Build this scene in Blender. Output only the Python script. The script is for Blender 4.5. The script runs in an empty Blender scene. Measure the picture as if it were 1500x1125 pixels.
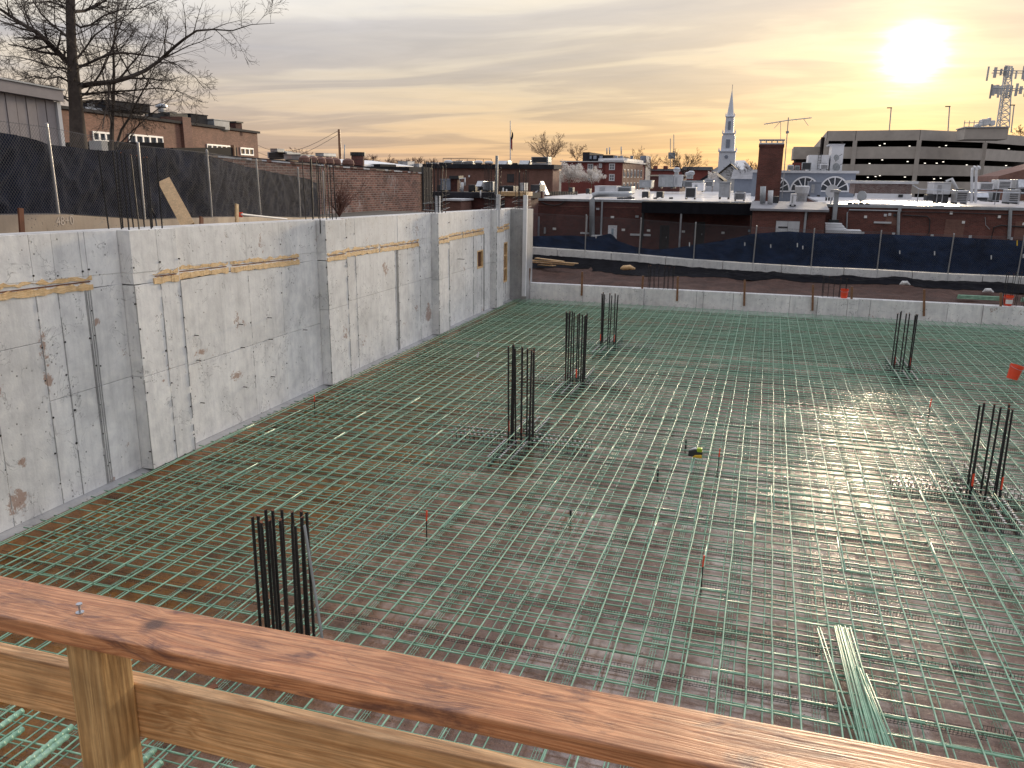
import bpy, math, random
from mathutils import Vector, Matrix, noise
random.seed(7)
sc = bpy.context.scene
C = sc.collection
R_ = random.Random(11)

# ------------------------------------------------------------ camera
F_PX = 1193.56; CX, CY, EYE = 750.0, 562.5, 6.0
def _cd(x, y): return Vector((x-CX, -(y-CY), -F_PX)).normalized()
_Y = _cd(1130, 262); _Z = -_cd(700, 5240); _Z = (_Z-_Z.dot(_Y)*_Y).normalized(); _X = _Y.cross(_Z)
ROT = Matrix((_X, _Y, _Z))
FWD = ROT @ Vector((0, 0, -1))
CAM = Vector((0, 0, EYE))
def P(px, py, X=None, Y=None, Z=None, D=None):
    """world point on the sight line through a photo pixel, at a given plane or depth"""
    r = ROT @ _cd(px, py)
    if X is not None: t = X/r.x
    elif Y is not None: t = Y/r.y
    elif Z is not None: t = (Z-EYE)/r.z
    else: t = D/r.dot(FWD)
    return CAM + r*t
cd = bpy.data.cameras.new('camera'); cam = bpy.data.objects.new('camera', cd); C.objects.link(cam)
cam.matrix_world = Matrix.Translation(CAM) @ ROT.to_4x4()
cd.sensor_width = 36; cd.lens = F_PX/1500*36; cd.clip_start = .05; cd.clip_end = 6000
cd.dof.use_dof = True; cd.dof.focus_distance = 11; cd.dof.aperture_fstop = 17
sc.camera = cam

# ------------------------------------------------------------ sky and sun
SUN = (ROT @ _cd(1341, 77)).normalized()
w = bpy.data.worlds.new('World'); sc.world = w; w.use_nodes = True
nt = w.node_tree; nt.nodes.clear()
def N(t, tree=None, **kw):
    n = (tree or nt).nodes.new(t)
    for k, v in kw.items(): setattr(n, k, v)
    return n
def L(a, b, tree=None): (tree or nt).links.new(a, b)
def M_(op, a, b=None, c=None, tree=None, clamp=False):
    n = N('ShaderNodeMath', tree, operation=op); n.use_clamp = clamp
    for i, v in enumerate((a, b, c)):
        if v is None: continue
        if isinstance(v, (int, float)): n.inputs[i].default_value = v
        else: L(v, n.inputs[i], tree)
    return n.outputs[0]
def VM(op, a, b=None, tree=None, out=0):
    n = N('ShaderNodeVectorMath', tree, operation=op)
    for i, v in enumerate((a, b)):
        if v is None: continue
        if isinstance(v, (tuple, list, Vector)): n.inputs[i].default_value = tuple(v)
        else: L(v, n.inputs[i], tree)
    return n.outputs[out]
def MIX(f, a, b, tree=None, mode='MIX'):
    n = N('ShaderNodeMix', tree, data_type='RGBA', blend_type=mode)
    for i, v in ((0, f), (6, a), (7, b)):
        if isinstance(v, (int, float)): n.inputs[i].default_value = v
        elif isinstance(v, tuple): n.inputs[i].default_value = (*v[:3], 1)
        else: L(v, n.inputs[i], tree)
    return n.outputs[2]
def RAMP(f, pts, tree=None, interp='LINEAR'):
    n = N('ShaderNodeValToRGB', tree); cr = n.color_ramp; cr.interpolation = interp
    while len(cr.elements) < len(pts): cr.elements.new(.5)
    for e, (p, c) in zip(cr.elements, pts):
        e.position = p; e.color = (c, c, c, 1) if isinstance(c, (int, float)) else (*c, 1)
    L(f, n.inputs[0], tree); return n.outputs[0]
def NOISE(vec, scale, detail=4, rough=.55, dist=0., tree=None, col=False):
    n = N('ShaderNodeTexNoise', tree)
    n.inputs['Scale'].default_value = scale; n.inputs['Detail'].default_value = detail
    n.inputs['Roughness'].default_value = rough; n.inputs['Distortion'].default_value = dist
    if vec is not None: L(vec, n.inputs['Vector'], tree)
    return n.outputs[1 if col else 0]
tc = N('ShaderNodeTexCoord').outputs['Generated']
dirv = VM('NORMALIZE', tc)
sep = N('ShaderNodeSeparateXYZ'); L(dirv, sep.inputs[0])
dz = M_('MAXIMUM', sep.outputs[2], 0.0)
den = M_('ADD', dz, .055)
cv = N('ShaderNodeCombineXYZ')
L(M_('DIVIDE', sep.outputs[0], den), cv.inputs[0]); L(M_('DIVIDE', sep.outputs[1], den), cv.inputs[1])
cm = N('ShaderNodeMapping'); cm.inputs['Scale'].default_value = (.36, .62, 1); cm.inputs['Rotation'].default_value = (0, 0, .12); cm.inputs['Location'].default_value = (3.1, 1.7, 0)
L(cv.outputs[0], cm.inputs[0])
n1 = NOISE(cm.outputs[0], 1.1, 5, .50, .9)
n2 = NOISE(cm.outputs[0], 4.2, 5, .6, .8)
elev = dz                                           # sine of elevation
warm = RAMP(elev, [(0, (.66, .40, .23)), (.035, (.76, .50, .26)), (.08, (.70, .54, .35)), (.13, (.72, .61, .46)), (.20, (.80, .71, .57)), (.32, (.88, .86, .82)), (.6, (1.28, 1.25, 1.23)), (1, (1.42, 1.41, 1.44))])
cool = RAMP(elev, [(0, (.68, .45, .31)), (.05, (.68, .52, .40)), (.10, (.66, .58, .51)), (.15, (.74, .69, .64)), (.21, (.95, .94, .95)), (.32, (1.05, 1.06, 1.09)), (.6, (1.28, 1.28, 1.32)), (1, (1.42, 1.41, 1.44))])
sh = Vector((SUN.x, SUN.y, 0)).normalized()
az = VM('DOT_PRODUCT', dirv, tuple(sh), out=1)
wf = RAMP(az, [(.55, 0.), (.80, .25), (.95, .8), (1, 1.)])
base = MIX(wf, cool, warm)
shade = RAMP(n1, [(.36, (1.14, 1.10, 1.02)), (.46, (1.0, 1.0, 1.0)), (.52, (.80, .81, .88)), (.66, (.68, .71, .83))])
base = MIX(.92, base, shade, mode='MULTIPLY')
fine = RAMP(n2, [(.3, 1.06), (.7, .93)])
base = MIX(.8, base, fine, mode='MULTIPLY')
ca = VM('DOT_PRODUCT', dirv, tuple(SUN), out=1)
ang = M_('MULTIPLY', M_('ARCCOSINE', M_('MINIMUM', ca, .999999)), RAMP(NOISE(cm.outputs[0], 5.0, 5, .6, .6), [(.3, .85), (.7, 1.4)]))   # radians from the sun, broken up by cloud
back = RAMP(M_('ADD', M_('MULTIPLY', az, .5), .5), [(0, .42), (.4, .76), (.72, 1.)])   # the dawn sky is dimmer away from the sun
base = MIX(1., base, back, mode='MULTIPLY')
def gl(width, amp, p=1.0):
    return M_('MULTIPLY', M_('EXPONENT', M_('MULTIPLY', M_('POWER', M_('DIVIDE', ang, width), p), -1)), amp)
veil = RAMP(n2, [(.3, 1.15), (.7, .8)])
core = M_('MULTIPLY', gl(.022, 4.0, 1.8), veil)
halo = M_('MULTIPLY', gl(.055, .55, 1.4), veil)
wide = gl(.22, .16, 1.3)
def tint(v, c):
    n = N('ShaderNodeVectorMath', operation='SCALE'); n.inputs[0].default_value = c; L(v, n.inputs['Scale']); return n.outputs[0]
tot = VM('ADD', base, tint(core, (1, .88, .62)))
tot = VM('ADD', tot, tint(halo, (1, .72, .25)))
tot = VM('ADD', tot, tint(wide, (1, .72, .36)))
sky = N('ShaderNodeTexSky', sky_type='NISHITA'); sky.sun_disc = False
sky.sun_elevation = math.asin(SUN.z); sky.sun_rotation = math.atan2(SUN.x, SUN.y)
bg1 = N('ShaderNodeBackground'); L(sky.outputs[0], bg1.inputs[0]); bg1.inputs[1].default_value = .05
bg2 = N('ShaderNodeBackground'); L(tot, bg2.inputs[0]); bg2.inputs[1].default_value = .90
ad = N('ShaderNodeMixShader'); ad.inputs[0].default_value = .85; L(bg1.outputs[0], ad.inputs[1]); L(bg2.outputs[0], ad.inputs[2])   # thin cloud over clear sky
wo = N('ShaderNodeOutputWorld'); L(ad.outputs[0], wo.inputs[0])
sl = bpy.data.lights.new('sun', 'SUN'); sl.energy = 2.4; sl.angle = math.radians(7); sl.color = (1, .80, .55)
so = bpy.data.objects.new('sun', sl); C.objects.link(so); so.rotation_euler = SUN.to_track_quat('Z', 'Y').to_euler()
so.location = (0, 0, 60)
vs = sc.view_settings; vs.view_transform = 'Standard'; vs.look = 'None'; vs.gamma = 1; vs.use_curve_mapping = False; vs.exposure = .38

# ------------------------------------------------------------ mesh helpers
class MB:
    def __init__(s): s.v = []; s.f = []; s.m = []; s.cur = 0
    def add(s, vs, fs):
        b = len(s.v); s.v += [tuple(x) for x in vs]; s.f += [tuple(i+b for i in f) for f in fs]; s.m += [s.cur]*len(fs); return s
    def box(s, a, b):
        x0, y0, z0 = (min(a[i], b[i]) for i in range(3)); x1, y1, z1 = (max(a[i], b[i]) for i in range(3))
        return s.add([(x0,y0,z0),(x1,y0,z0),(x1,y1,z0),(x0,y1,z0),(x0,y0,z1),(x1,y0,z1),(x1,y1,z1),(x0,y1,z1)],
                     [(0,3,2,1),(4,5,6,7),(0,1,5,4),(1,2,6,5),(2,3,7,6),(3,0,4,7)])
    def bar(s, p, q, wd, ht, up=(0,0,1)):
        """rectangular bar from p to q"""
        p = Vector(p); q = Vector(q); d = (q-p).normalized(); u = Vector(up)
        sd = d.cross(u)
        if sd.length < 1e-4: sd = Vector((1,0,0))
        sd.normalize(); u = sd.cross(d)
        vs = [e+sd*(a*wd/2)+u*(b*ht/2) for e in (p,q) for a,b in ((-1,-1),(1,-1),(1,1),(-1,1))]
        return s.add(vs, [(0,3,2,1),(4,5,6,7),(0,1,5,4),(1,2,6,5),(2,3,7,6),(3,0,4,7)][:0]+[(0,1,2,3),(7,6,5,4),(0,4,5,1),(1,5,6,2),(2,6,7,3),(3,7,4,0)])
    def tube(s, pts, r, n=6, r2=None, cap=True):
        pts = [Vector(p) for p in pts]; k = len(pts); rl_ = isinstance(r, (list,tuple)); r2 = r if r2 is None else r2
        b = len(s.v); ref = Vector((0,0,1))
        for i, p in enumerate(pts):
            d = (pts[min(i+1,k-1)]-pts[max(i-1,0)]).normalized()
            if abs(d.z) > .95: ref = Vector((1,0,0))
            else: ref = Vector((0,0,1))
            a = d.cross(ref).normalized(); c = d.cross(a); rr = r[i] if rl_ else r+(r2-r)*i/(k-1)
            for j in range(n):
                t = 2*math.pi*j/n; s.v.append(tuple(p+a*(math.cos(t)*rr)+c*(math.sin(t)*rr)))
        for i in range(k-1):
            for j in range(n):
                j2 = (j+1)%n; s.f.append((b+i*n+j, b+i*n+j2, b+(i+1)*n+j2, b+(i+1)*n+j)); s.m.append(s.cur)
        if cap:
            s.f.append(tuple(b+j for j in range(n))[::-1]); s.m.append(s.cur)
            s.f.append(tuple(b+(k-1)*n+j for j in range(n))); s.m.append(s.cur)
        return s
    def prism(s, poly, ext):
        """planar polygon (3D points) extruded by vector"""
        e = Vector(ext); n = len(poly); vs = [Vector(p) for p in poly]+[Vector(p)+e for p in poly]
        return s.add(vs, [tuple(range(n))[::-1], tuple(range(n, 2*n))]+[(i,(i+1)%n,n+(i+1)%n,n+i) for i in range(n)])
    def build(s, name, mats, parent=None, smooth=False, bevel=0):
        me = bpy.data.meshes.new(name); me.from_pydata(s.v, [], s.f)
        if not isinstance(mats, (list,tuple)): mats = [mats]
        for m in mats: me.materials.append(m)
        if len(mats) > 1: me.polygons.foreach_set('material_index', s.m)
        if smooth: me.polygons.foreach_set('use_smooth', [True]*len(me.polygons))
        me.update()
        o = bpy.data.objects.new(name, me); C.objects.link(o)
        if parent is not None: o.parent = parent
        if bevel:
            b = o.modifiers.new('bevel', 'BEVEL'); b.width = bevel; b.segments = 2; b.limit_method = 'ANGLE'
        return o
def tag(o, label=None, cat=None, group=None, kind=None):
    if label: o['label'] = label
    if cat: o['category'] = cat
    if group: o['group'] = group
    if kind: o['kind'] = kind
    return o
def thing(name, label, cat, group=None, loc=(0,0,0)):
    o = bpy.data.objects.new(name, None); C.objects.link(o); o.location = loc; o.empty_display_size = .3
    return tag(o, label, cat, group)
def part(name, mesh, parent, loc=(0,0,0), rot=None, scale=None):
    o = bpy.data.objects.new(name, mesh); C.objects.link(o); o.parent = parent; o.location = loc
    if rot is not None: o.rotation_euler = rot
    if scale is not None: o.scale = scale
    return o
def settle(root, *_):
    """move the Empty to the base centre of its parts without moving the parts"""
    xs = []
    for ch in root.children:
        if ch.type == 'MESH' and len(ch.data.vertices):
            mb = ch.matrix_basis
            xs += [mb @ Vector(c) for c in ch.bound_box]
    if not xs: return root
    lo = Vector([min(p[i] for p in xs) for i in range(3)]); hi = Vector([max(p[i] for p in xs) for i in range(3)])
    b = Vector(((lo.x+hi.x)/2, (lo.y+hi.y)/2, lo.z))
    root.location = b
    for ch in root.children: ch.location = ch.location - b
    return root

# ------------------------------------------------------------ materials
def newmat(name):
    m = bpy.data.materials.new(name); m.use_nodes = True; t = m.node_tree
    b = t.nodes['Principled BSDF']; return m, t, b
def simple(name, col, rough=.7, metal=0, var=.25, scale=3., bump=0., bscale=30., spec=.5, coat=0):
    m, t, b = newmat(name)
    g = N('ShaderNodeNewGeometry', t).outputs['Position']
    n = NOISE(g, scale, 5, .6, .2, t)
    lo = tuple(c*(1-var) for c in col); hi = tuple(min(1, c*(1+var)) for c in col)
    L(RAMP(n, [(.3, lo), (.7, hi)], t), b.inputs['Base Color'], t)
    b.inputs['Roughness'].default_value = rough; b.inputs['Metallic'].default_value = metal
    b.inputs['Specular IOR Level'].default_value = spec
    if coat: b.inputs['Coat Weight'].default_value = coat; b.inputs['Coat Roughness'].default_value = .15
    if bump:
        bn = N('ShaderNodeBump', t); bn.inputs['Strength'].default_value = bump; bn.inputs['Distance'].default_value = .01
        L(NOISE(g, bscale, 4, .6, 0, t), bn.inputs['Height'], t); L(bn.outputs[0], b.inputs['Normal'], t)
    return m
def flat_uv(t):
    """(horizontal along the face, height, 0) whichever way an upright wall faces"""
    g = N('ShaderNodeNewGeometry', t); sp = N('ShaderNodeSeparateXYZ', t); L(g.outputs['Position'], sp.inputs[0], t)
    sn = N('ShaderNodeSeparateXYZ', t); L(g.outputs['True Normal'], sn.inputs[0], t)
    k = M_('GREATER_THAN', M_('ABSOLUTE', sn.outputs[0], tree=t), .7, tree=t)
    u = M_('ADD', M_('MULTIPLY', sp.outputs[1], k, tree=t), M_('MULTIPLY', sp.outputs[0], M_('SUBTRACT', 1., k, tree=t), tree=t), tree=t)
    c = N('ShaderNodeCombineXYZ', t); L(u, c.inputs[0], t); L(sp.outputs[2], c.inputs[1], t)
    return c.outputs[0], g.outputs['Position'], sp
def brick(name, c1, c2, mortar, stain=.35, white=0., scale=1.0):
    m, t, b = newmat(name); uv, pos, sp = flat_uv(t)
    br = N('ShaderNodeTexBrick', t); L(uv, br.inputs['Vector'], t)
    br.inputs['Color1'].default_value = (*c1, 1); br.inputs['Color2'].default_value = (*c2, 1); br.inputs['Mortar'].default_value = (*mortar, 1)
    br.inputs['Scale'].default_value = 1; br.inputs['Brick Width'].default_value = .215*scale; br.inputs['Row Height'].default_value = .075*scale
    br.inputs['Mortar Size'].default_value = .010*scale; br.inputs['Mortar Smooth'].default_value = .3; br.inputs['Bias'].default_value = -.1
    n = NOISE(uv, .8, 6, .65, .6, t)
    col = MIX(stain, br.outputs[0], RAMP(n, [(.3, .45), (.7, 1.35)], t), t, 'MULTIPLY')
    n3 = NOISE(uv, 14, 2, .5, 0, t)
    col = MIX(.35, col, RAMP(n3, [(.35, .6), (.65, 1.4)], t), t, 'MULTIPLY')
    if white:
        mp = N('ShaderNodeMapping', t); mp.inputs['Scale'].default_value = (9, 2.5, 1); L(uv, mp.inputs[0], t)
        wn = NOISE(mp.outputs[0], 1, 5, .7, .4, t)
        wl = NOISE(uv, .35, 2, .5, 0, t)
        k = M_('MULTIPLY', RAMP(wn, [(.5, 0.), (.62, 1.)], t), RAMP(wl, [(.58, 0.), (.66, white)], t), tree=t)
        col = MIX(k, col, (.55, .52, .5), t)
    L(col, b.inputs['Base Color'], t); b.inputs['Roughness'].default_value = .85
    bn = N('ShaderNodeBump', t); bn.inputs['Strength'].default_value = .5; bn.inputs['Distance'].default_value = .008
    L(M_('SUBTRACT', 1., br.outputs[1], tree=t), bn.inputs['Height'], t); L(bn.outputs[0], b.inputs['Normal'], t)
    return m
def concrete(name, c, patches=0., streak=.25, spots=()):
    m, t, b = newmat(name); uv, pos, sp = flat_uv(t)
    oi = N('ShaderNodeObjectInfo', t).outputs['Random']
    big = NOISE(pos, .55, 6, .62, .8, t); mid = NOISE(pos, 3.2, 6, .65, .3, t)
    mp = N('ShaderNodeMapping', t); mp.inputs['Scale'].default_value = (7, .55, 1); L(uv, mp.inputs[0], t)
    st = NOISE(mp.outputs[0], 1, 5, .65, .2, t)
    col = RAMP(big, [(.28, tuple(x*.80 for x in c)), (.5, c), (.72, tuple(min(1, x*1.12) for x in c))], t)
    col = MIX(.8, col, RAMP(mid, [(.3, (.80,.80,.82)), (.52, (1,1,1)), (.7, (1.14,1.13,1.1))], t), t, 'MULTIPLY')
    col = MIX(streak, col, RAMP(st, [(.34, (.55,.56,.58)), (.52, (1,1,1)), (.7, (1.15,1.15,1.13))], t), t, 'MULTIPLY')
    col = MIX(1., col, RAMP(oi, [(0, .95), (1, 1.05)], t), t, 'MULTIPLY')
    # bug holes and specks
    vo = N('ShaderNodeTexVoronoi', t); vo.inputs['Scale'].default_value = 7.5; vo.inputs['Randomness'].default_value = 1; L(pos, vo.inputs['Vector'], t)
    gate = NOISE(pos, 1.7, 2, .5, 0, t)
    sp_ = M_('MULTIPLY', RAMP(vo.outputs['Distance'], [(.10, 1.), (.16, 0.)], t), RAMP(gate, [(.47, 0.), (.56, 1.)], t), tree=t)
    col = MIX(M_('MULTIPLY', sp_, .75, tree=t), col, (.07,.07,.07), t)
    # thin wandering stain lines
    cr = NOISE(pos, 1.25, 4, .6, 1.6, t)
    ln = RAMP(M_('ABSOLUTE', M_('SUBTRACT', cr, .5, tree=t), tree=t), [(.0, 1.), (.012, 0.)], t)
    col = MIX(M_('MULTIPLY', ln, M_('MULTIPLY', RAMP(gate, [(.5, 0.), (.6, .6)], t), 1., tree=t), tree=t), col, (.16,.16,.165), t)
    if patches:
        pn = NOISE(pos, 1.1, 2, .5, .3, t); pf = NOISE(pos, 9, 6, .75, .4, t)
        s = M_('ADD', M_('MULTIPLY', pn, .62, tree=t), M_('MULTIPLY', pf, .38, tree=t), tree=t)
        k = RAMP(s, [(.635, 0.), (.65, patches)], t)
        col = MIX(k, col, (.26, .13, .085), t)
    for (sy, sz, ry, rz) in spots:
        cx = N('ShaderNodeCombineXYZ', t); L(M_('DIVIDE', M_('SUBTRACT', sp.outputs[1], sy, tree=t), ry, tree=t), cx.inputs[0], t); L(M_('DIVIDE', M_('SUBTRACT', sp.outputs[2], sz, tree=t), rz, tree=t), cx.inputs[1], t)
        dd = M_('ADD', VM('LENGTH', cx.outputs[0], tree=t, out=1), M_('MULTIPLY', M_('SUBTRACT', NOISE(pos, 5.5, 8, .8, .8, t), .5, tree=t), 4.2, tree=t), tree=t)
        col = MIX(RAMP(dd, [(.45, .8), (.62, 0.)], t), col, (.33, .20, .145), t)
    L(col, b.inputs['Base Color'], t)
    L(RAMP(mid, [(.3, .55), (.7, .85)], t), b.inputs['Roughness'], t)
    bn = N('ShaderNodeBump', t); bn.inputs['Strength'].default_value = .35; bn.inputs['Distance'].default_value = .01
    h = M_('SUBTRACT', NOISE(pos, 22, 5, .6, 0, t), M_('MULTIPLY', sp_, 1.2, tree=t), tree=t)
    L(h, bn.inputs['Height'], t); L(bn.outputs[0], b.inputs['Normal'], t)
    return m
def wood(name, c_lo, c_hi, axis=0, ring=18, stain=.0, stain_c=(.06,.03,.025), rough=.55, knots=()):
    m, t, b = newmat(name)
    g = N('ShaderNodeNewGeometry', t).outputs['Position']
    v = g
    for (kx, ky, kz, rad) in knots:                      # grain bends round each knot
        d = VM('SUBTRACT', g, (kx, ky, kz), t); ln = VM('LENGTH', d, tree=t, out=1)
        f = M_('MULTIPLY', M_('EXPONENT', M_('MULTIPLY', M_('POWER', M_('DIVIDE', ln, rad, tree=t), 2., tree=t), -1., tree=t), tree=t), .9, tree=t)
        n = N('ShaderNodeVectorMath', t, operation='SCALE'); L(d, n.inputs[0], t); L(f, n.inputs['Scale'], t)
        v = VM('ADD', v, n.outputs[0], t)
    mp = N('ShaderNodeMapping', t); s = [ring]*3; s[axis] = ring*.045; mp.inputs['Scale'].default_value = s; L(v, mp.inputs[0], t)
    a = NOISE(mp.outputs[0], 1., 3, .5, 1.1, t)
    wv = M_('FRACT', M_('MULTIPLY', a, 9., tree=t), tree=t)
    tri = M_('ABSOLUTE', M_('SUBTRACT', M_('MULTIPLY', wv, 2., tree=t), 1., tree=t), tree=t)
    mp2 = N('ShaderNodeMapping', t); s2 = [190]*3; s2[axis] = 7; mp2.inputs['Scale'].default_value = s2; L(g, mp2.inputs[0], t)
    fib = NOISE(mp2.outputs[0], 1, 4, .7, 0, t)
    col = MIX(tri, c_lo, c_hi, t)
    col = MIX(.55, col, RAMP(fib, [(.32, .42), (.66, 1.4)], t), t, 'MULTIPLY')
    blot = NOISE(g, 7, 5, .6, .8, t)
    col = MIX(.6, col, RAMP(blot, [(.35, .72), (.65, 1.2)], t), t, 'MULTIPLY')
    if stain:
        mp3 = N('ShaderNodeMapping', t); s3 = [13]*3; s3[axis] = 4.5; mp3.inputs['Scale'].default_value = s3; L(g, mp3.inputs[0], t)
        sn = NOISE(mp3.outputs[0], 1, 7, .68, 1.4, t)
        col = MIX(RAMP(sn, [(.53, 0.), (.66, stain)], t), col, stain_c, t)
    for (kx, ky, kz, rad) in knots:
        d = VM('SUBTRACT', g, (kx, ky, kz), t); ln = VM('LENGTH', d, tree=t, out=1)
        k = RAMP(M_('DIVIDE', ln, rad, tree=t), [(.22, .9), (.42, .35), (.6, 0.)], t)
        col = MIX(k, col, (.07, .03, .02), t)
    L(col, b.inputs['Base Color'], t); b.inputs['Roughness'].default_value = rough
    bn = N('ShaderNodeBump', t); bn.inputs['Strength'].default_value = .5; bn.inputs['Distance'].default_value = .002
    L(M_('ADD', fib, M_('MULTIPLY', tri, .5, tree=t), tree=t), bn.inputs['Height'], t); L(bn.outputs[0], b.inputs['Normal'], t)
    return m
MT = {}
MT['conc'] = concrete('formed_concrete', (.75, .75, .75), .7, .25, [(sp_.y, sp_.z, a_, b_) for sp_, a_, b_ in ((P(30, 738, X=-12.08), .30, .30), (P(70, 510, X=-12.08), .13, .42), (P(77, 560, X=-12.08), .14, .22), (P(3, 572, X=-12.08), .15, .2), (P(147, 472, X=-12.08), .14, .10), (P(352, 550, X=-12.08), .30, .16), (P(300, 515, X=-12.08), .35, .10), (P(38, 678, X=-12.08), .14, .10))])
MT['ply'] = simple('dark_plywood', (.10, .035, .015), .7)
MT['conc_dark'] = concrete('dark_concrete', (.37, .37, .375))  # darker grey concrete for cores, joint fins, footing and end pier
MT['conc_top'] = concrete('trowelled_concrete', (.60, .60, .60))
MT['conc_tan'] = concrete('tan_concrete', (.34, .27, .21))
MT['garage'] = simple('precast_concrete', (.44, .40, .36), .85, 0, .12, .6, .2, 8)
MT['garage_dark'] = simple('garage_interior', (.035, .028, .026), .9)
MT['brick_old'] = brick('old_red_brick', (.33, .155, .11), (.12, .055, .042), (.40, .32, .27), .85, .9, 1.5)
MT['brick_red'] = brick('red_brick', (.17, .055, .042), (.105, .036, .03), (.15, .09, .075), .6, 0, 1.3)
MT['brick_dark'] = brick('dark_brick', (.13, .038, .03), (.07, .025, .022), (.09, .05, .045), .6)
MT['brick_brown'] = brick('brown_brick', (.22, .105, .08), (.17, .08, .06), (.17, .11, .09), .45)
MT['brick_far'] = brick('far_red_brick', (.24, .055, .045), (.18, .045, .04), (.24, .08, .07), .3)
MT['brick_orange_or_lit'] = brick('orange_or_lit_brick', (.27, .135, .095), (.19, .09, .065), (.22, .14, .105), .55)  # long building's own colour; also paints the light on the apartment block's side
MT['white'] = simple('white_paint', (.72, .73, .76), .5, 0, .06)
MT['steeple'] = simple('white_painted_timber', (.66, .70, .78), .55, 0, .05)
MT['offwhite'] = simple('dull_white_paint', (.55, .56, .58), .6, 0, .12, 1.5)
MT['membrane'] = simple('white_roof_membrane', (.76, .76, .80), .22, 0, .16, .35, .2, 2.5)
MT['roof_grey'] = simple('grey_roofing', (.22, .22, .24), .6, 0, .25, 1)
MT['roof_dark'] = simple('dark_roofing', (.03, .03, .036), .85, 0, .3, 1, spec=.15)
MT['greypaint'] = simple('grey_painted_wall', (.22, .25, .31), .6, 0, .08)
MT['galv'] = simple('galvanised_steel', (.42, .44, .47), .38, .7, .2, 4)
MT['hvac'] = simple('grey_sheet_metal', (.34, .36, .38), .5, .3, .18, 2)
MT['hvac_dark'] = simple('dark_grille', (.03, .032, .036), .6)
MT['black'] = simple('black_paint', (.018, .018, .02), .5)
MT['canopy'] = simple('black_canopy_sheet', (.014, .014, .018), .8, 0, .2, 2, spec=.08)
MT['pebble'] = simple('wet_pebbles', (.16, .10, .075), .5, 0, .5, 4)
MT['blue_door'] = simple('pale_blue_door', (.30, .38, .45), .5)
MT['glass'] = simple('window_glass', (.05, .06, .075), .08, 0, .2, 1)
MT['glass_far'] = simple('hazy_window_glass', (.16, .18, .21), .15, 0, .2, 1)
MT['siding'] = simple('grey_tan_siding', (.30, .27, .27), .75, 0, .12, 2)
MT['bark'] = simple('tree_bark', (.055, .042, .035), .9, 0, .35, 6, .5, 40)
MT['bark_far'] = simple('far_twigs', (.20, .125, .085), .9, 0, .3)
MT['bush'] = simple('reddish_twigs', (.14, .065, .05), .9, 0, .3)
MT['blossom'] = simple('white_blossom', (.80, .77, .73), .8, 0, .1, 2)
MT['hill'] = simple('wooded_hill', (.05, .055, .06), 1, 0, .3, .02)
MT['red_plastic'] = simple('orange_red_plastic', (.75, .07, .025), .35, 0, .08)
MT['red_tape'] = simple('orange_marking_tape', (.85, .08, .03), .5, 0, .1)
MT['paper'] = simple('white_label', (.75, .74, .72), .6, 0, .05)
MT['yellow'] = simple('yellow_plastic', (.62, .38, .02), .45)
MT['lime'] = simple('lime_plastic', (.35, .5, .03), .45)
MT['stake'] = wood('weathered_stake', (.20, .095, .05), (.32, .17, .095), 2, 20)
MT['lumber'] = wood('fresh_lumber', (.66, .42, .20), (.86, .63, .36), 1, 16)
MT['plank'] = wood('yellow_plank', (.50, .31, .15), (.68, .47, .25), 2, 14)
MT['osb'] = simple('torn_form_board', (.52, .32, .14), .8, 0, .5, 11, .6, 60)
MT['blackbar'] = simple('dark_steel_bar', (.022, .020, .022), .42, .3, .35, 12, .6, 160, .5)
MT['rust'] = simple('rusty_bar_end', (.16, .055, .025), .8)
MT['wirem'] = simple('fence_wire', (.10, .10, .11), .6, .2, .15)
MT['postm'] = simple('galvanised_post', (.42, .42, .43), .4, .5, .15)
MT['mudrail'] = simple('stud_rail_steel', (.03, .033, .035), .35, .5)
MT['studhead'] = simple('stud_head_steel', (.55, .55, .56), .25, .6, .1)
MT['lamp'] = None
m, t, b = newmat('lit_garage_lamp'); b.inputs['Emission Color'].default_value = (1, .93, .8, 1); b.inputs['Emission Strength'].default_value = 1.6; MT['lamp'] = m
# green epoxy bar: streaks and scuffs
m, t, b = newmat('green_epoxy_bar'); g = N('ShaderNodeNewGeometry', t).outputs['Position']
nn = NOISE(g, 5, 5, .65, .2, t); oi = N('ShaderNodeObjectInfo', t).outputs['Random']
col = RAMP(nn, [(.3, (.14, .30, .20)), (.55, (.24, .44, .31)), (.72, (.38, .57, .44))], t)
col = MIX(1., col, RAMP(oi, [(0, .82), (1, 1.12)], t), t, 'MULTIPLY')
L(col, b.inputs['Base Color'], t); b.inputs['Roughness'].default_value = .33; b.inputs['Specular IOR Level'].default_value = .6
MT['green'] = m
# fabric
def fabric(name, c):
    m, t, b = newmat(name); g = N('ShaderNodeNewGeometry', t).outputs['Position']
    n = NOISE(g, 1.2, 5, .6, .6, t)
    L(RAMP(n, [(.3, tuple(x*.6 for x in c)), (.7, tuple(x*1.5 for x in c))], t), b.inputs['Base Color'], t)
    b.inputs['Roughness'].default_value = .9; b.inputs['Specular IOR Level'].default_value = .06
    mp = N('ShaderNodeMapping', t); mp.inputs['Scale'].default_value = (2.2, 2.2, 7); mp.inputs['Rotation'].default_value = (.3, .5, .2); L(g, mp.inputs[0], t)
    bn = N('ShaderNodeBump', t); bn.inputs['Strength'].default_value = .7; bn.inputs['Distance'].default_value = .05
    L(NOISE(mp.outputs[0], 1, 4, .55, 1.0, t), bn.inputs['Height'], t); L(bn.outputs[0], b.inputs['Normal'], t)
    return m
MT['fab_black'] = fabric('black_windscreen_fabric', (.011, .015, .030))
MT['fab_navy'] = fabric('navy_windscreen_fabric', (.014, .028, .068))
MT['sheet'] = fabric('black_plastic_sheet', (.010, .010, .013)); MT['sheet'].node_tree.nodes['Principled BSDF'].inputs['Roughness'].default_value = .55
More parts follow.
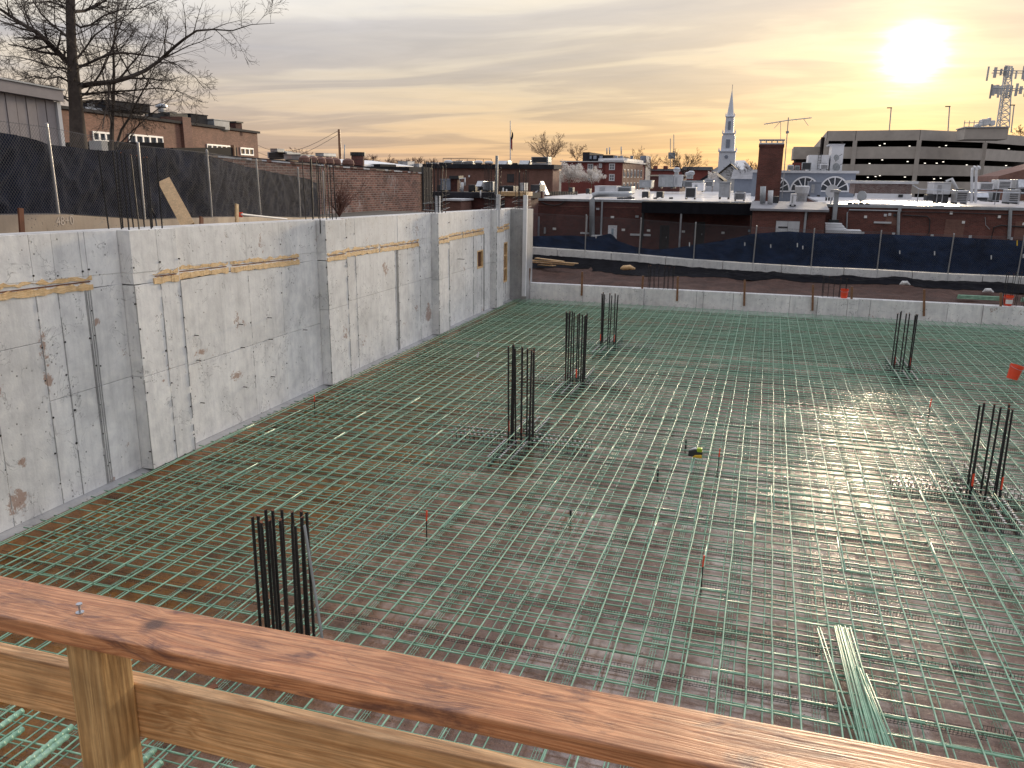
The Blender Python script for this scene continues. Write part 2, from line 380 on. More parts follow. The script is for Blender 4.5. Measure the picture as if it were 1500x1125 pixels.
# wet blinding ground
m, t, b = newmat('wet_muddy_slab'); g = N('ShaderNodeNewGeometry', t).outputs['Position']
a = NOISE(g, .22, 5, .6, .8, t); f = NOISE(g, 2.2, 6, .7, .4, t); ff = NOISE(g, 30, 4, .7, 0, t)
sx = N('ShaderNodeSeparateXYZ', t); L(g, sx.inputs[0], t)
left = M_('ADD', RAMP(M_('MULTIPLY', M_('ADD', sx.outputs[0], 12., tree=t), 1/20., tree=t), [(.2, 1.), (.55, 0.)], t), M_('MULTIPLY', M_('SUBTRACT', a, .5, tree=t), 1.3, tree=t), tree=t, clamp=True)
drab = RAMP(f, [(.3, (.13, .064, .045)), (.55, (.23, .135, .105)), (.75, (.37, .26, .22))], t)
rust = RAMP(f, [(.3, (.085, .032, .007)), (.55, (.24, .098, .022)), (.75, (.33, .15, .045))], t)
col = MIX(left, drab, rust, t)
col = MIX(.5, col, RAMP(ff, [(.35, .55), (.65, 1.4)], t), t, 'MULTIPLY')
L(col, b.inputs['Base Color'], t)
pud = M_('ADD', M_('MULTIPLY', a, .6, tree=t), M_('MULTIPLY', f, .4, tree=t), tree=t)
L(RAMP(pud, [(.42, .34), (.50, .17), (.58, .07)], t), b.inputs['Roughness'], t)
b.inputs['Specular IOR Level'].default_value = .45; pd_ = VM('LENGTH', VM('MULTIPLY', VM('SUBTRACT', g, (2.0, 20., 0.), t), (.11, .075, 0.), t), tree=t, out=1)
pond = M_('ADD', pud, RAMP(pd_, [(.0, .10), (1., 0.)], t), tree=t)
L(M_('MULTIPLY', RAMP(pond, [(.50, .08), (.57, 1.)], t), M_('SUBTRACT', 1., M_('MULTIPLY', left, .9, tree=t), tree=t), tree=t), b.inputs['Coat Weight'], t); L(RAMP(pud, [(.42, .36), (.56, .20)], t), b.inputs['Coat Roughness'], t); b.inputs['Coat IOR'].default_value = 2.0
bn = N('ShaderNodeBump', t); bn.inputs['Distance'].default_value = .012
L(RAMP(pud, [(.45, .9), (.60, .12)], t), bn.inputs['Strength'], t)
L(M_('ADD', M_('MULTIPLY', ff, .6, tree=t), f, tree=t), bn.inputs['Height'], t); L(bn.outputs[0], b.inputs['Normal'], t)
MT['mud'] = m
m, t, b = newmat('bare_dirt'); g = N('ShaderNodeNewGeometry', t).outputs['Position']
f = NOISE(g, 1.3, 7, .7, .5, t); ff = NOISE(g, 14, 4, .7, 0, t)
col = MIX(.6, RAMP(f, [(.3, (.045, .024, .018)), (.6, (.095, .050, .038)), (.8, (.15, .085, .065))], t), RAMP(ff, [(.4, .6), (.68, 1.5)], t), t, 'MULTIPLY')
L(col, b.inputs['Base Color'], t); b.inputs['Roughness'].default_value = .9
bn = N('ShaderNodeBump', t); bn.inputs['Strength'].default_value = 1; bn.inputs['Distance'].default_value = .06
L(M_('ADD', f, M_('MULTIPLY', ff, .4, tree=t), tree=t), bn.inputs['Height'], t); L(bn.outputs[0], b.inputs['Normal'], t)
MT['dirt'] = m
MT['asphalt'] = simple('asphalt', (.05, .05, .052), .85, 0, .2, 1)
KX = P(248, 1058, D=1.75); KY = P(8, 1024, D=1.8); KZ = P(640, 1085, D=1.6)
MT['rail_top'] = wood('wet_top_rail_wood', (.38, .15, .062), (.62, .30, .145), 0, 24, .85, (.10, .04, .035), .42, [(*P(226, 915, Z=5.085), .06)])
MT['rail_mid'] = wood('mid_rail_wood', (.50, .275, .115), (.76, .49, .25), 0, 16, 0, rough=.55, knots=[(*KX, .045), (*KY, .02)])
MT['post_wood'] = wood('guard_post_wood', (.36, .22, .09), (.56, .38, .175), 2, 16, 0, rough=.6)

# ------------------------------------------------------------ terrain
FLOOR = -.27
mb = MB(); mb.box((-12.6, -2, FLOOR-.3), (40, 40.3, FLOOR)); mb.prism([(-11.979, -1, FLOOR+.001), (-11.3, -1, FLOOR+.001), (-11.979, -1, -.10)], (0, 40.9, 0)); tag(mb.build('ground', MT['mud']), kind='structure')
def grid_mesh(fn, nu, nv):
    mb = MB(); vs = [fn(i/nu, j/nv) for j in range(nv+1) for i in range(nu+1)]
    fs = [(j*(nu+1)+i, j*(nu+1)+i+1, (j+1)*(nu+1)+i+1, (j+1)*(nu+1)+i) for j in range(nv) for i in range(nu)]
    return mb.add(vs, fs)
def lerp(pts, x):
    if x <= pts[0][0]: return pts[0][1]
    for (a, b_), (c, d) in zip(pts, pts[1:]):
        if x <= c: return b_+(d-b_)*(x-a)/(c-a)
    return pts[-1][1]
def dirt(u, v):
    x = -12.5+45*u; y = 40.15+4.9*v
    z = .62+.55*v+.13*noise.noise((x*.7, y*1.1, 0))+.05*noise.noise((x*3, y*3, 5))+.3*max(0, v-.6)
    if x < -9: z += .15*max(0, math.sin(v*3.1))
    return (x, y, z)
tag(grid_mesh(dirt, 260, 34).build('dirt_bank', MT['dirt'], smooth=True), kind='structure')
mb = MB(); mb.box((-900, 45.4, -1.6), (900, 2600, -.35)); mb.box((-900, 40.21, -1.6), (-12.6, 45.39, -.35)); tag(mb.build('far_ground', MT['asphalt']), kind='structure')
mb = MB(); mb.box((-900, -30, 2.2), (-12.9, 40.2, 4.15)); tag(mb.build('upper_ground', MT['asphalt']), kind='structure')
mb = MB(); mb.box((40.2, -30, -1.4), (900, 45, -.35)); tag(mb.build('side_ground', MT['asphalt']), kind='structure')
def hills(u, v):
    a = math.radians(-70+140*u); r = 900+900*v
    h = (16+7*noise.noise((u*9, 0, 3))+3*noise.noise((u*40, 1, 3)))*math.sin(min(1, v*1.6)*math.pi/2)
    return (math.sin(a)*r, math.cos(a)*r, -3+h)
tag(grid_mesh(hills, 300, 12).build('hills', MT['hill'], smooth=True), kind='structure')

# ------------------------------------------------------------ tall formed wall on the left
WX, PX_ = -12.17, -11.88
TOP = [(0, 5.1), (10.5, 4.95), (13.34, 4.89), (20.57, 4.74), (28.7, 4.61), (39.1, 4.44), (41, 4.42)]
STR = [(0, 4.2), (10.3, 4.05), (13.9, 3.93), (19.5, 3.76), (27.8, 3.61), (40, 3.62)]
top = lambda y: lerp(TOP, y); strp = lambda y: lerp(STR, y)
wall = thing('retaining_wall', 'tall grey cast concrete wall with pilasters and torn timber keyway along its face', 'wall')
mb = MB()
ys = [-1]+[a for a, _ in TOP if a > 0 and a < 40]+[40.3]
OPENW = [(P(699, 402, X=WX).y, P(707.5, 377, X=WX).y, 1.98, 2.78), (37.35, 38.75, .92, 2.86)]
ycs = sorted(set(ys+[v for o in OPENW for v in o[:2]]))
for a, b2 in zip(ycs, ycs[1:]):
    o = next((o for o in OPENW if o[0] <= a+1e-6 and b2 <= o[1]+1e-6), None)
    for lo0, hi0, hi1 in ([(-.3, top(a)-.004, top(b2)-.004)] if not o else [(-.3, o[2], o[2]), (o[3], top(a)-.004, top(b2)-.004)]):
        mb.prism([(-12.62, a, lo0), (-12.62, b2, lo0), (-12.62, b2, hi1), (-12.62, a, hi0)], (12.62+WX-.045, 0, 0))
mb.build('wall_core', MT['conc_dark'], wall)
mb = MB()
for a, b2 in zip(ys, ys[1:]):
    mb.prism([(-12.64, a, top(a)), (-12.64, b2, top(b2)), (-12.64, b2, top(b2)+.012), (-12.64, a, top(a)+.012)], (12.64+WX-.05, 0, 0))
mb.build('wall_cap', MT['conc_top'], wall)
PIL = [(13.2, 14.55), (20.72, 21.9), (29.12, 30.2), (36.2, 37.25), (5.4, 6.7)]
J = lambda x, y: P(x, y, X=WX).y
joints = [-1, 1.4, 3.2, 5.4, 6.7, 8.1, 9.1] + [J(21, 770), J(93, 735), J(122, 720), J(158, 707), J(165, 703)] + [13.2, J(244, 672), 14.55] \
  + [J(377, 603), J(423, 584), 20.72, 21.9] + [J(506, 331), J(519, 331), J(577, 331), J(582, 331), J(596, 331), J(614, 331), 29.12, 30.2] \
  + [J(658, 331), J(682, 331), J(693.6, 331), J(705, 331), 36.2, 37.25, J(741, 331), 39.25]
joints = sorted(joints)
# openings with timber bucks: (y0,y1,z0,z1)
o1a = P(699, 402, X=WX); o1b = P(707.5, 377, X=WX); o2a = P(733, 406, X=WX); o2b = P(747, 357, X=WX)
OPEN = [(o1a.y, o1b.y, 1.98, 2.78), (37.35, 38.75, .92, 2.86)]
MIDR = [(0, 3.05), (11.2, 3.05), (11.3, 1.95), (20.2, 1.78), (20.7, 2.3), (29, 2.2), (40, 2.02)]
def mid(y): return 3.05 if y < 10.9 else (1.95 if y < 15 else (1.8 if y < 20.7 else (2.2 if y < 29 else 2.1)))
def panel(y0, y1, za0, za1, zb0, zb1, x, thick=.045):
    g = .005; mb = MB()
    mb.prism([(x-thick, y0+g, za0), (x-thick, y1-g, za1), (x-thick, y1-g, zb1), (x-thick, y0+g, zb0)], (thick, 0, 0))
    return mb.build('form_panel', MT['conc'], wall, bevel=.006)
def clip_open(y0, y1, z0, z1):
    """split a panel rectangle round the openings"""
    rects = [(y0, y1, z0, z1)]
    for a, b2, c, d in OPEN:
        out = []
        for r in rects:
            if r[1] <= a or r[0] >= b2 or r[3] <= c or r[2] >= d: out.append(r); continue
            if r[0] < a-.02: out.append((r[0], a, r[2], r[3]))
            if r[1] > b2+.02: out.append((b2, r[1], r[2], r[3]))
            ya, yb = max(r[0], a), min(r[1], b2)
            if r[2] < c: out.append((ya, yb, r[2], c))
            if r[3] > d: out.append((ya, yb, d, r[3]))
        rects = out
    return rects
for y0, y1 in zip(joints, joints[1:]):
    if y1-y0 < .03: continue
    inp = any(a-.01 <= y0 and y1 <= b2+.01 for a, b2 in PIL)
    x = PX_ if inp else WX
    x += R_.uniform(-.008, .006)
    th = .045+(PX_-WX if inp else 0)
    s0, s1 = strp(y0), strp(y1); m0 = mid((y0+y1)/2)
    panel(y0, y1, s0+.11, s1+.11, top(y0)+.003, top(y1)+.003, x, th)
    zc = min(s0, s1)-.115
    for k, (za, zb) in enumerate(((-.04, m0-.004), (m0+.004, zc))):
        if inp: panel(y0, y1, za, za, zb, zb if k == 0 else s1-.115, x, th)
        else:
            for (a, b2, c, d) in clip_open(y0, y1, za, zb): panel(a, b2, c, c, d, d if not (k == 1 and abs(d-zc) < 1e-6) else min(s0, s1)-.112, x+R_.uniform(-.003, .003), th)
    # rough band behind the keyway
    xb = x-(th if inp else .06); mb = MB(); mb.prism([(xb, y0+.002, s0-.113), (xb, y1-.002, s1-.113), (xb, y1-.002, s1+.108), (xb, y0+.002, s0+.108)], (x-.008-xb, 0, 0)); mb.build('keyway_bed', MT['conc'], wall)
# raised fins of grout left at the form joints
for y0 in joints[3:-1]:
    if R_.random() < .75:
        inp = any(a-.02 <= y0 <= b2+.02 for a, b2 in PIL); x = (PX_ if inp else WX)
        mb = MB()
        n = 26; z0, z1 = -.03, strp(y0)-.13
        pts = []
        for seg in range(n):
            if R_.random() < .18: continue
            a = z0+(z1-z0)*seg/n; b2 = z0+(z1-z0)*(seg+1)/n
            if any(o[0]-.03 < y0 < o[1]+.03 and b2 > o[2] and a < o[3] for o in OPEN): continue
            wd = R_.uniform(.004, .010); mb.box((x-.01, y0-wd, a), (x+R_.uniform(.004, .012), y0+wd, b2-.001))
        mb.build('joint_fin', MT['conc_dark'], wall)
# wide double formwork rib lines
for y0 in (J(162, 705), J(580, 331), J(709, 331)):
    for dy in (-.05, 0, .05):
        mb = MB(); mb.box((WX-.01, y0+dy-.009, -.03), (WX+.012, y0+dy+.009, strp(y0)-.13)); mb.build('joint_fin', MT['conc_dark'], wall)
# return wall at the far end and the pier closing it
mb = MB(); mb.prism([(-12.2, 39.27, -.3), (-11.30, 39.27, -.3), (-11.30, 39.27, 4.42), (-12.2, 39.27, 4.43)], (0, 1.0, 0)); mb.build('end_pier', MT['conc_dark'], wall)
# pilaster near sides are part of their panels; tie holes
mb = MB(); mb2 = MB()
for y0 in joints[2:-1]:
    inp = any(a-.02 <= y0 <= b2+.02 for a, b2 in PIL); x = (PX_ if inp else WX)
    for z in (.35, 1.0, 1.62, 2.35, 2.95, 3.45, 4.2):
        if R_.random() < .3 or any(o[0]-.1 < y0 < o[1]+.1 and o[2]-.1 < z < o[3]+.1 for o in OPEN): continue
        yy, zz, r = y0+R_.uniform(-.05, .05), z+R_.uniform(-.03, .03), R_.uniform(.012, .022)
        mb.tube([(x-.02, yy, zz), (x+.013, yy, zz)], r, 7)
mb.build('tie_holes', MT['black'], wall)['kind'] = 'stuff'
z5 = lambda a, b2: P(a/2.25, 300+b2/2.25, X=WX)
for a, b2 in ((640, 430), (787, 394), (648, 512), (793, 470), (882, 372), (886, 443), (893, 566), (801, 600), (660, 652), (1000, 412)):
    p = z5(a, b2); MB().tube([(WX-.03, p.y, p.z), (WX+.13, p.y-.01, p.z+.004)], .011, 6).build('form_tie', MT['blackbar'], wall)
for a, b2 in ((1060, 858), (475, 890)):
    p = P(350+a/3.309, 120+b2/3.309, X=WX); MB().tube([(WX-.03, p.y, p.z), (WX+.3, p.y, p.z)], .014, 6).build('form_tie', MT['blackbar'], wall)
# torn timber keyway: two boards with ragged edges, a dark groove between
def ragged(y0, y1, x, lo, hi, amp, name, mat, thick):
    n = max(4, int((y1-y0)/.07)); top_ = []; bot = []
    for i in range(n+1):
        y = y0+(y1-y0)*i/n; s = strp(y)
        top_.append((x, y, s+hi-abs(noise.noise((y*3.1, hi*9, 1)))*amp-R_.uniform(0, amp*.3)))
        bot.append((x, y, s+lo+abs(noise.noise((y*2.3, lo*7, 4)))*amp*.7+R_.uniform(0, amp*.2)))
    mb = MB()
    for i in range(n):
        mb.prism([bot[i], bot[i+1], top_[i+1], top_[i]], (thick+.012*noise.noise((y0+i*.3, 2, 2)), 0, 0))
    return mb.build(name, mat, wall)
spans = [(0, 5.3, 0), (6.8, J(141, 410)-.1, 0), (13.75, 14.5, 1), (14.6, 16.6, 0), (16.7, P(438, 380, X=WX).y, 0), (20.76, 21.88, 1), (22.0, 24.6, 0), (24.7, 27.9, 0), (29.15, 30.18, 1), (30.25, 32.4, 0), (32.5, 35.2, 0), (36.25, 37.2, 1), (37.3, 39.0, 0)]
for y0, y1, p in spans:
    x = (PX_ if p else WX)-.055
    ragged(y0, y1, x, .014, .155, .12, 'keyway_board', MT['lumber'], .062)
    ragged(y0, y1, x, -.17, -.004, .085, 'keyway_board', MT['lumber'], .072)
    MB().prism([(x+.054, y0+.05, strp(y0)-.006), (x+.054, y1-.05, strp(y1)-.006), (x+.054, y1-.05, strp(y1)+.016), (x+.054, y0+.05, strp(y0)+.016)], (.004, 0, 0)).build('keyway_groove', MT['rust'], wall)
# footing ledge in front of the wall
mb = MB(); mb.prism([(WX-.05, -1, -.3), (-11.98, -1, -.3), (-11.98, -1, -.09), (WX-.05, -1, -.03)], (0, 40.9, 0)); mb.build('footing', MT['conc_dark'], wall)
settle(wall)
# timber bucks in the openings
def buck(o, nx, nz, label):
    t_ = thing('window_buck', label, 'window frame'); a, b2, c, d = o; fr = .06
    x0, x1 = WX-.13, WX+.012
    mb = MB(); mb.box((x0, a+.003, c), (x1, a+fr, d)); mb.build('frame_side', MT['lumber'], t_)
    mb = MB(); mb.box((x0, b2-fr, c), (x1, b2-.003, d)); mb.build('frame_side', MT['lumber'], t_)
    mb = MB(); mb.box((x0, a+fr+.001, d-fr), (x1, b2-fr-.001, d)); mb.build('frame_head', MT['lumber'], t_)
    mb = MB(); mb.box((x0, a+fr+.001, c), (x1, b2-fr-.001, c+fr)); mb.build('frame_sill', MT['lumber'], t_)
    for i in range(1, nx):
        y = a+(b2-a)*i/nx; mb = MB(); mb.box((x0+.01, y-.04, c+fr+.001), (x1-.02, y+.04, d-fr-.001)); mb.build('mullion', MT['lumber'], t_)
    for i in range(1, nz):
        z = c+(d-c)*i/nz
        for k in range(nx):
            ya = a+(b2-a)*k/nx+.045; yb = a+(b2-a)*(k+1)/nx-.045
            mb = MB(); mb.box((x0+.01, max(ya, a+fr+.002), z-.035), (x1-.03, min(yb, b2-fr-.002), z+.035)); mb.build('transom', MT['lumber'], t_)
    mb = MB(); mb.box((x0+.02, a+fr+.003, c+fr+.003), (x0+.04, b2-fr-.003, d-fr-.003)); mb.build('backing_board', MT['ply'], t_)
    settle(t_)
buck(OPEN[0], 1, 1, 'small square timber-framed opening in the concrete wall, left of the fourth pilaster')
buck(OPEN[1], 3, 3, 'tall timber buck with nine openings near the far end of the concrete wall')

# ------------------------------------------------------------ low kerb wall across the far side
kerb = thing('kerb_wall', 'low grey concrete wall across the far edge of the rebar mat', 'wall')
mb = MB(); mb.box((-11.29, 39.95, -.34), (34, 40.22, .735)); mb.build('wall_core', MT['conc_dark'], kerb)
mb = MB(); mb.box((-11.29, 39.93, .736), (34, 40.23, .75)); mb.build('wall_cap', MT['conc_top'], kerb)
kj = [P(x, 440, Y=39.9).x for x in (776, 853, 925, 943, 1020, 1030, 1074, 1157, 1198)]
kj += [P(x, 455, Y=39.9).x for x in (1240, 1256, 1274, 1388, 1440)]+[P(1476, 460, Y=39.9).x, 12.4, 14.8, 17.2, 18.4, 21, 24, 27, 30, 34]
for i, (a, b2) in enumerate(zip(kj, kj[1:])):
    x = R_.uniform(-.006, .006); bulge = .14 if i in (2, 9) or (i in (8,)) or i == 13 else 0
    mb = MB(); mb.box((a+.008, 39.9-bulge+x, -.33), (b2-.008, 39.949, .742+bulge*.01)); mb.build('form_panel', MT['conc'], kerb, bevel=.005)
settle(kerb)
stk = [(776, 393, 427), (853, 398, 433), (942, 404, 437), (993, 405, 441), (1091, 410, 448), (1191, 417, 455), (1248, 420, 459), (1354, 424, 463), (1466, 429, 470)]
stl = ['leftmost wooden stake on the far low wall, against the concrete pier', 'wooden stake on the far low wall below the plank pile', 'wooden stake on the far low wall, left of the dowel bars', 'pale-topped wooden stake on the far low wall, right of the dowel bars',
       'lone wooden stake on the far low wall, midway between the dowel bars and red bucket', 'wooden stake on the far low wall, left of the small red bucket', 'pale wooden stake just right of the small red bucket',
       'wooden stake on the far low wall behind the right rear column bars', 'wooden stake in front of the labelled bucket at the far right']
for (x, ya, yb), lb in zip(stk, stl):
    a = P(x, ya, Y=39.72); b2 = P(x-1.5+R_.uniform(-1, 1), yb, Y=39.86)
    o = MB().bar(b2, a, .095, .03, (0, 1, 0)).build('wooden_stake', MT['stake']); tag(o, lb, 'stake', 'stakes along the far low wall')

# ------------------------------------------------------------ rebar
def bar_mesh(L_, r, wob, seg, seed, n=6):
    rr = random.Random(seed); ph = rr.uniform(0, 9); mb = MB()
    pts = [(L_*i/seg, wob*noise.noise((i*.55+ph, seed, 0)), wob*.45*noise.noise((i*.5+ph, seed, 9))) for i in range(seg+1)]
    mb.tube(pts, r, n); me = bpy.data.meshes.new('bar'); me.from_pydata(mb.v, [], mb.f); me.materials.append(MT['green'])
    me.polygons.foreach_set('use_smooth', [True]*len(me.polygons)); return me
R90 = (0, 0, math.pi/2)
def mat_layer(name, label, z, r, sx, sy, ox, oy, wob, lap=True):
    t_ = thing(name, label, 'rebar mat', loc=(0, 2, z))
    cols = [bar_mesh(20.3, r, wob, 26, s) for s in range(5)]; rows = [bar_mesh(15.4, r, wob, 20, s+20) for s in range(5)]
    i = 0; x = -11.66+ox; gx = []; gy = []
    while x < 18.5:
        jx = x+R_.uniform(-.035, .035); gx.append(jx); cut = 18+R_.uniform(-6, 3)
        # the far bar and the near bar lap side by side
        part('long_bar', R_.choice(cols), t_, (jx, cut-2, R_.uniform(-.003, .003)), (0, 0, math.pi/2+R_.uniform(-.0018, .0018)), ((39.75-cut)/20.3, 1, 1))
        o2 = R_.choice((-1, 1))*(2.2*r)
        part('long_bar', R_.choice(cols), t_, (jx+o2, .0, R_.uniform(-.003, .003)), (0, 0, math.pi/2+R_.uniform(-.0018, .0018)), ((cut+R_.uniform(.9, 1.4)-2)/20.3, 1, 1))
        x += sx*R_.choice((1, 1, 1, .86, 1.08))
    y = 2.1+oy; zc = -2*r-.002
    while y < 39.7:
        cut = R_.uniform(-2, 3); jy = y+R_.uniform(-.03, .03)-2; gy.append(jy)
        part('cross_bar', R_.choice(rows), t_, (-11.98+R_.uniform(0, .12), jy, zc+R_.uniform(-.003, .003)), (0, 0, R_.uniform(-.0018, .0018)), ((cut+12.5)/15.4, 1, 1))
        part('cross_bar', R_.choice(rows), t_, (cut-.35, jy+R_.choice((-1, 1))*2.2*r, zc), (0, 0, R_.uniform(-.0018, .0018)), ((18.9-cut)/15.4, 1, 1))
        y += sy*R_.choice((1, 1, 1, .8, 1.12))
    if z == 0:                                          # dark wire ties on some of the crossings
        mb = MB(); rt = random.Random(3)
        for a in gx:
            for b2 in gy:
                if b2 < 26 and rt.random() < .42:
                    w_ = rt.uniform(.016, .026); h = rt.uniform(-.006, .006)
                    mb.bar((a-w_, b2-w_+h, r*.9), (a+w_, b2+w_, r*.9), .004, .005); mb.bar((a, b2, r), (a+rt.uniform(-.03, .03), b2+rt.uniform(-.03, .03), r+rt.uniform(.01, .035)), .0035, .0035)
        mb.build('wire_ties', MT['blackbar'], t_)['kind'] = 'stuff'
    return t_
mat_layer('top_rebar_mat', 'upper grid of green epoxy coated reinforcing bars over the muddy floor', 0, .012, .345, .335, 0, 0, .024)
mat_layer('bottom_rebar_mat', 'lower grid of green bars close to the muddy floor under the upper grid', FLOOR+.085, .0095, .335, .30, .17, .12, .02)
MB().tube([(-11.74, 2, 0), (-11.75, 39.6, 0)], .011, 6).build('edge_bar', MT['green'], bpy.data.objects['top_rebar_mat']).location = (0, -2, 0)
mb = MB(); rt = random.Random(9)
for k in range(9000):
    x, y, s_ = rt.uniform(-11.3, 14), 2.5+22*rt.random()**1.5, rt.choice((.006, .008, .012, .02))*rt.uniform(.7, 1.4)
    if noise.noise((x*.5, y*.5, 0)) < -.12: continue
    mb.add([(x+s_*math.cos(a)*rt.uniform(.7, 1.3), y+s_*math.sin(a)*rt.uniform(.7, 1.3), FLOOR-.002) for a in (0, 1.6, 3.1, 4.7)]+[(x, y, FLOOR+s_*rt.uniform(.5, 1))], [(0, 1, 4), (1, 2, 4), (2, 3, 4), (3, 0, 4)])
tag(mb.build('gravel', MT['pebble']), 'small stones and crumbs of mud scattered on the floor under the bars', 'gravel', kind='stuff')
# dark high chairs: wavy wire supports under the top grid
chair_lb = 'black wavy wire bar support running across under the upper rebar grid'
y = 2.95
cm_ = MB(); x = 0
while x < 7.2:
    cm_.tube([(x, -.02, -.12), (x+.010, 0, 0), (x+.020, .02, -.12)], .0026, 3, cap=False); x += .042
for yy, zz in ((0, 0), (-.02, -.115), (.02, -.115)): cm_.tube([(0, yy, zz), (7.2, yy, zz)], .0036, 4)
cme = bpy.data.meshes.new('chair'); cme.from_pydata(cm_.v, [], cm_.f); cme.materials.append(MT['blackbar'])
k = 0
while y < 39.5:
    for xs in (-11.4, -4.1, 3.2, 10.5):
        o = bpy.data.objects.new('bar_support', cme); C.objects.link(o); o.location = (xs+R_.uniform(-.5, .1), y+R_.uniform(-.05, .05), -.050)
        o.rotation_euler = (0, 0, R_.uniform(-.004, .004)); tag(o, chair_lb, 'bar support', 'wire bar supports under the upper grid')
    y += 1.27; k += 1
# green slab bolsters, lengthwise
bm_ = MB()
for dx in (-.035, 0, .035): bm_.tube([(dx, 0, 0), (dx, 12, 0)], .0035, 3)
yy = 0
while yy < 12: bm_.tube([(-.05, yy, -.05), (-.03, yy, .0), (.03, yy, .0), (.05, yy, -.05)], .003, 3, cap=False); yy += .12
bme = bpy.data.meshes.new('bolster'); bme.from_pydata(bm_.v, [], bm_.f); bme.materials.append(MT['green'])
x = -11.2
while x < 17:
    for ys_ in (2.4, 14.6, 26.9):
        o = bpy.data.objects.new('slab_bolster', bme); C.objects.link(o); o.location = (x+R_.uniform(-.08, .08), ys_, FLOOR+.055)
        tag(o, 'thin green wire slab bolster lying lengthwise under the lower rebar grid', 'bar support', 'green slab bolsters on the mud')
    x += 1.02

def ribbed_bar(L_, r, mat, n=7, pitch=.03, name='bar'):
    mb = MB(); pts = []; rad = []; z = 0
    while z < L_:
        pts += [(0, 0, z), (0, 0, z+pitch*.55), (0, 0, z+pitch*.62), (0, 0, z+pitch*.95)]; rad += [r, r, r*1.14, r*1.14]; z += pitch
    b0 = 0
    for i, p in enumerate(pts):
        for j in range(n):
            a = 2*math.pi*j/n; mb.v.append((math.cos(a)*rad[i], math.sin(a)*rad[i], p[2]+.35*pitch*math.cos(a)))
    for i in range(len(pts)-1):
        for j in range(n):
            j2 = (j+1)%n; mb.f.append((i*n+j, i*n+j2, (i+1)*n+j2, (i+1)*n+j)); mb.m.append(0)
    mb.f.append(tuple(range(n))[::-1]); mb.m.append(0); e = (len(pts)-1)*n; mb.f.append(tuple(e+j for j in range(n))); mb.m.append(1)
    me = bpy.data.meshes.new(name); me.from_pydata(mb.v, [], mb.f); me.materials.append(mat); me.materials.append(MT['rust'])
    me.polygons.foreach_set('material_index', mb.m); return me
DB = [ribbed_bar(2.3, .0195, MT['blackbar']), ribbed_bar(2.22, .0195, MT['blackbar'])]
def stud_rails(cx, cy, label):
    t_ = thing('shear_stud_rails', label, 'shear reinforcement', 'stud rails round the column bars', (cx, cy, -.012))
    def rail(L_):
        mb = MB(); mb.box((.0, -.02, -.24), (L_, .02, -.232)); mb.cur = 0; x = .06
        while x < L_:
            mb.cur = 0; mb.tube([(x, 0, -.232), (x, 0, -.02)], .007, 5, cap=False)
            mb.cur = 1; mb.tube([(x, 0, -.02), (x, 0, .0)], .027, 8); x += .115
        me = bpy.data.meshes.new('rail'); me.from_pydata(mb.v, [], mb.f); me.materials.append(MT['mudrail']); me.materials.append(MT['studhead'])
        me.polygons.foreach_set('material_index', mb.m); return me
    rm = rail(1.35)
    for k in range(4):
        a = k*math.pi/2
        for off in (-.26, 0, .26):
            d = Vector((math.cos(a), math.sin(a), 0)); s_ = Vector((-math.sin(a), math.cos(a), 0))
            part('stud_rail', rm, t_, d*.34+s_*off, (0, 0, a))
    # extra dark bars across the column strip
    for i in range(6):
        mb = MB(); x = -.5+i*.2; mb.tube([(x, -1.1, -.035), (x+R_.uniform(-.05, .05), 1.1, -.035)], .009, 5); mb.build('extra_bar', MT['blackbar'], t_)
def dowels(cx, cy, cz, spots, label, group, h=None, tape=(), lean=.012, mesh=None, name='column_dowels'):
    ml = max(v.co.z for v in (mesh or DB)[0].vertices)
    t_ = thing(name, label, 'rebar cluster', group, (cx, cy, cz))
    for i, (dx, dy) in enumerate(spots):
        s_ = 1.0 if h is None else h/ml
        part('dowel_bar', (mesh or DB)[i%2], t_, (dx, dy, 0), (R_.uniform(-lean, lean), R_.uniform(-lean, lean), R_.uniform(0, 6)), (1, 1, s_*R_.uniform(.97, 1.01)))
        if i in tape:
            MB().tube([(dx, dy, .42), (dx, dy, .68)], .021, 8).build('marking_tape', MT['red_tape'], t_)
    return t_
def rect(wx, wy, nx, ny, jit=.015):
    s_ = []
    for i in range(nx):
        for j in (-1, 1): s_.append((wx*(i/(nx-1)-.5)*1.0+R_.uniform(-jit, jit), j*wy/2+R_.uniform(-jit, jit)))
    for j in range(1, ny-1):
        for i in (-1, 1): s_.append((i*wx/2+R_.uniform(-jit, jit), wy*(j/(ny-1)-.5)+R_.uniform(-jit, jit)))
    return s_
cols_ = [(-5.38, 8.0, 2.03, 5, 4, 'nearest cluster of black column bars, rising behind the wooden rail'),
         (-5.22, 17.86, 2.20, 4, 4, 'cluster of black column bars with orange tape standing in the middle of the mat'),
         (-5.24, 23.66, 2.12, 4, 4, 'second-farthest cluster of black column bars in the left row'),
         (-5.30, 29.54, 1.90, 3, 4, 'farthest cluster of black column bars in the left row'),
         (4.62, 28.95, 1.85, 3, 3, 'black column bars near the far right, left of the fallen red bucket'),
         (4.58, 17.45, 1.82, 3, 3, 'black column bars at the right edge beside the rows of stud heads')]
for cx, cy, h, nx, ny, lb in cols_:
    dowels(cx, cy, -.3, rect(.50, .42, nx, ny), lb, 'column bar clusters in the mat', h+.3, (0, 4), .014)
    if cy > 9: stud_rails(cx, cy, {8.0: 'stud rails low around the nearest column bars', 17.86: 'cross of stud rails around the middle column bars', 23.66: 'cross of stud rails around the second-farthest left column bars', 29.54: 'cross of stud rails around the farthest left column bars', 28.95: 'cross of stud rails around the far right column bars', 17.45: 'cross of stud rails with bright heads at the right edge'}[cy])
